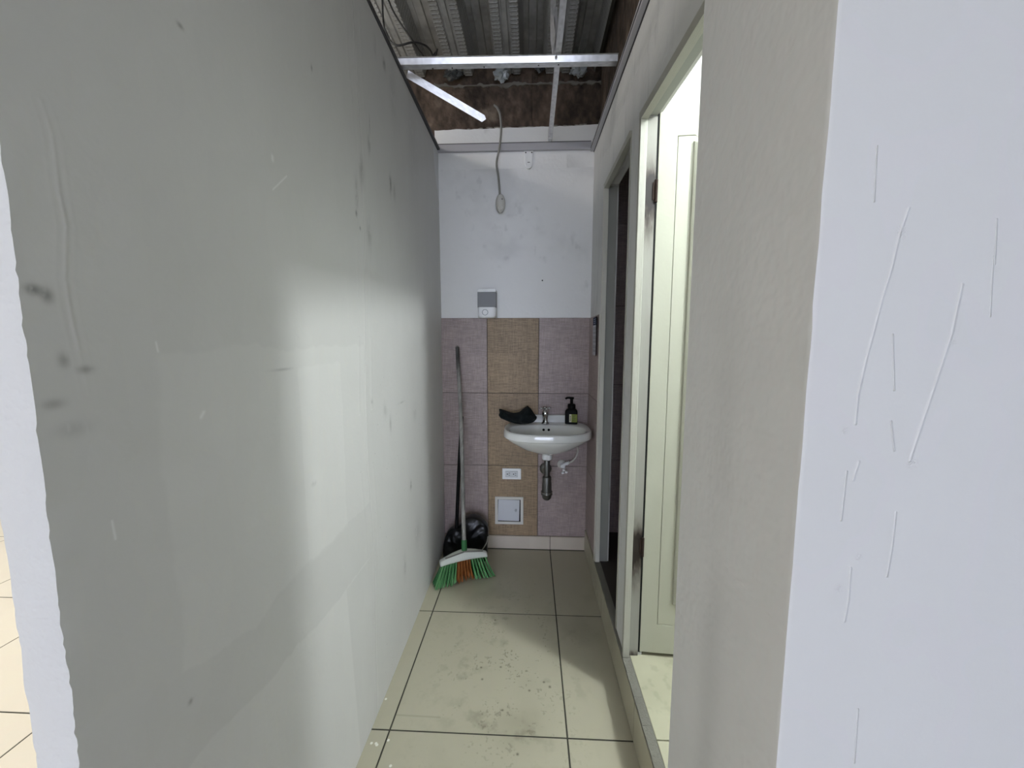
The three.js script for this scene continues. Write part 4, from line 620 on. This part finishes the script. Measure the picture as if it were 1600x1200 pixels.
// ---- remains of the suspended ceiling
{
  const ch = thing('ceiling_channel', 'galvanised steel channel spanning the corridor below the deck', 'metal bar', [-0.105, 2.415, -1.732]);
  const w = 0.452, prof = new THREE.Shape([[-0.015, 0], [0.015, 0], [0.022, 0.020], [0.028, 0.020], [0.028, 0.0212], [0.021, 0.0212], [0.014, 0.0012], [-0.014, 0.0012], [-0.021, 0.0212], [-0.028, 0.0212], [-0.028, 0.020], [-0.022, 0.020]].map((p) => new THREE.Vector2(...p)));
  mesh('channel_body', uvMetres(new THREE.ExtrudeGeometry(prof, { depth: 0.885, bevelEnabled: false }).rotateY(Math.PI / 2).translate(-0.4425, 0, 0), 3), M.galv, ch).rotation.y = 0.02;
  for (const x of [-0.30, -0.22, -0.09, 0.13, 0.21]) mesh('rivet', new THREE.SphereGeometry(0.0028, 10, 8).translate(x, 0.0, -0.004), M.rust, ch);
  mesh('screw_head', new THREE.CylinderGeometry(0.005, 0.005, 0.003, 12).rotateX(Math.PI / 2).translate(0.199, 0.012, 0.021), M.chrome, ch);
  const an = thing('ceiling_angle', 'long thin galvanised bar running from end wall toward camera', 'metal bar', [0.103, 2.440, ZB + 0.022]);
  mesh('angle_bar', uvMetres(merge([box(0.022, 0.0015, 1.66, 0, 0, 0.83), box(0.0015, 0.022, 1.66, -0.0105, 0.011, 0.83)]), 3), M.galv, an);
  mesh('bent_tab', box(0.018, 0.016, 0.002, 0, -0.004, 0.010, 0.0008), M.chrome, an);
  const hs = thing('hanger_strip', 'twisted galvanised hanger strip rising from channel to deck', 'metal strip', [0.088, 2.44, -1.735]);
  const ribbon = (pts, wd, th) => { const rows = pts.map(([x, y, z, a]) => { const c = Math.cos(a) * wd / 2, s = Math.sin(a) * wd / 2, nx = -Math.sin(a) * th / 2, nz = Math.cos(a) * th / 2; return [[x - c - nx, y, z - s - nz], [x + c - nx, y, z + s - nz], [x + c + nx, y, z + s + nz], [x - c + nx, y, z - s + nz]]; }); return toCreasedNormals(loft(rows, true, true, true), 0.5); };
  mesh('strip', uvMetres(ribbon([[0.004, 0, 0, 0.2], [-0.006, 0.07, 0.0, 0.5], [-0.010, 0.125, 0.0, 0.9], [-0.006, 0.20, -0.005, 0.3], [-0.008, 0.30, -0.01, 0.2], [-0.010, 0.36, -0.01, 0.1]], 0.022, 0.0016), 3), M.galv, hs);
  mesh('strip_fold', uvMetres(ribbon([[-0.004, 0.002, 0.012, -0.1], [0.006, 0.06, 0.013, -0.5], [0.006, 0.12, 0.012, -0.2], [0.004, 0.18, 0.008, 0]], 0.010, 0.0016), 3), M.galv, hs);
  const dg = thing('loose_metal_strip', 'loose bright metal strip slanting down from top of left wall', 'metal strip', [-0.529, 2.436, -1.798]);
  const X = new THREE.Vector3(0.308, -0.142, -0.076), Ln = X.length(); X.normalize();
  const Zn = new THREE.Vector3(0.115, -0.36, 0.92); Zn.addScaledVector(X, -Zn.dot(X)).normalize();
  const basis = new THREE.Matrix4().makeBasis(X, new THREE.Vector3().crossVectors(Zn, X), Zn);
  mesh('strip', uvMetres(merge([box(Ln, 0.028, 0.0015, Ln / 2, 0, 0), box(Ln, 0.0015, 0.010, Ln / 2, 0.0135, -0.005)]), 3).applyMatrix4(basis), M.galv, dg);
  const tip = new THREE.Shape([[0, -0.014], [0.006, -0.014], [0.018, 0.004], [0.006, 0.014], [0, 0.014]].map((p) => new THREE.Vector2(...p)));
  mesh('cut_tip', new THREE.ExtrudeGeometry(tip, { depth: 0.0015, bevelEnabled: false }).translate(Ln, 0, -0.00075).applyMatrix4(basis), M.galv, dg);
}
// ---- loose cables over the partition
{
  tag(mesh('loose_cable', tube([[-.651, 2.80, -1.869], [-.653, 2.7, -1.881], [-.623, 2.62, -1.831], [-.602, 2.58, -1.821], [-.573, 2.56, -1.815], [-.513, 2.58, -1.829], [-.482, 2.62, -1.904], [-.476, 2.66, -1.996], [-.484, 2.7, -2.107], [-.487, 2.80, -2.2]], 0.0042, 90, 8), M.cable), 'slack black cable looping low over top of left wall', 'cable');
  tag(mesh('loose_cable', tube([[-.632, 2.80, -1.87], [-.602, 2.73, -1.862], [-.572, 2.68, -1.857], [-.513, 2.594, -1.846], [-.511, 2.62, -1.945], [-.505, 2.66, -2.063], [-.50, 2.80, -2.22]], 0.0038, 90, 8), M.cable), 'straight black cable dropping steeply from the deck above left wall', 'cable');
}

renderer.render(scene, camera);
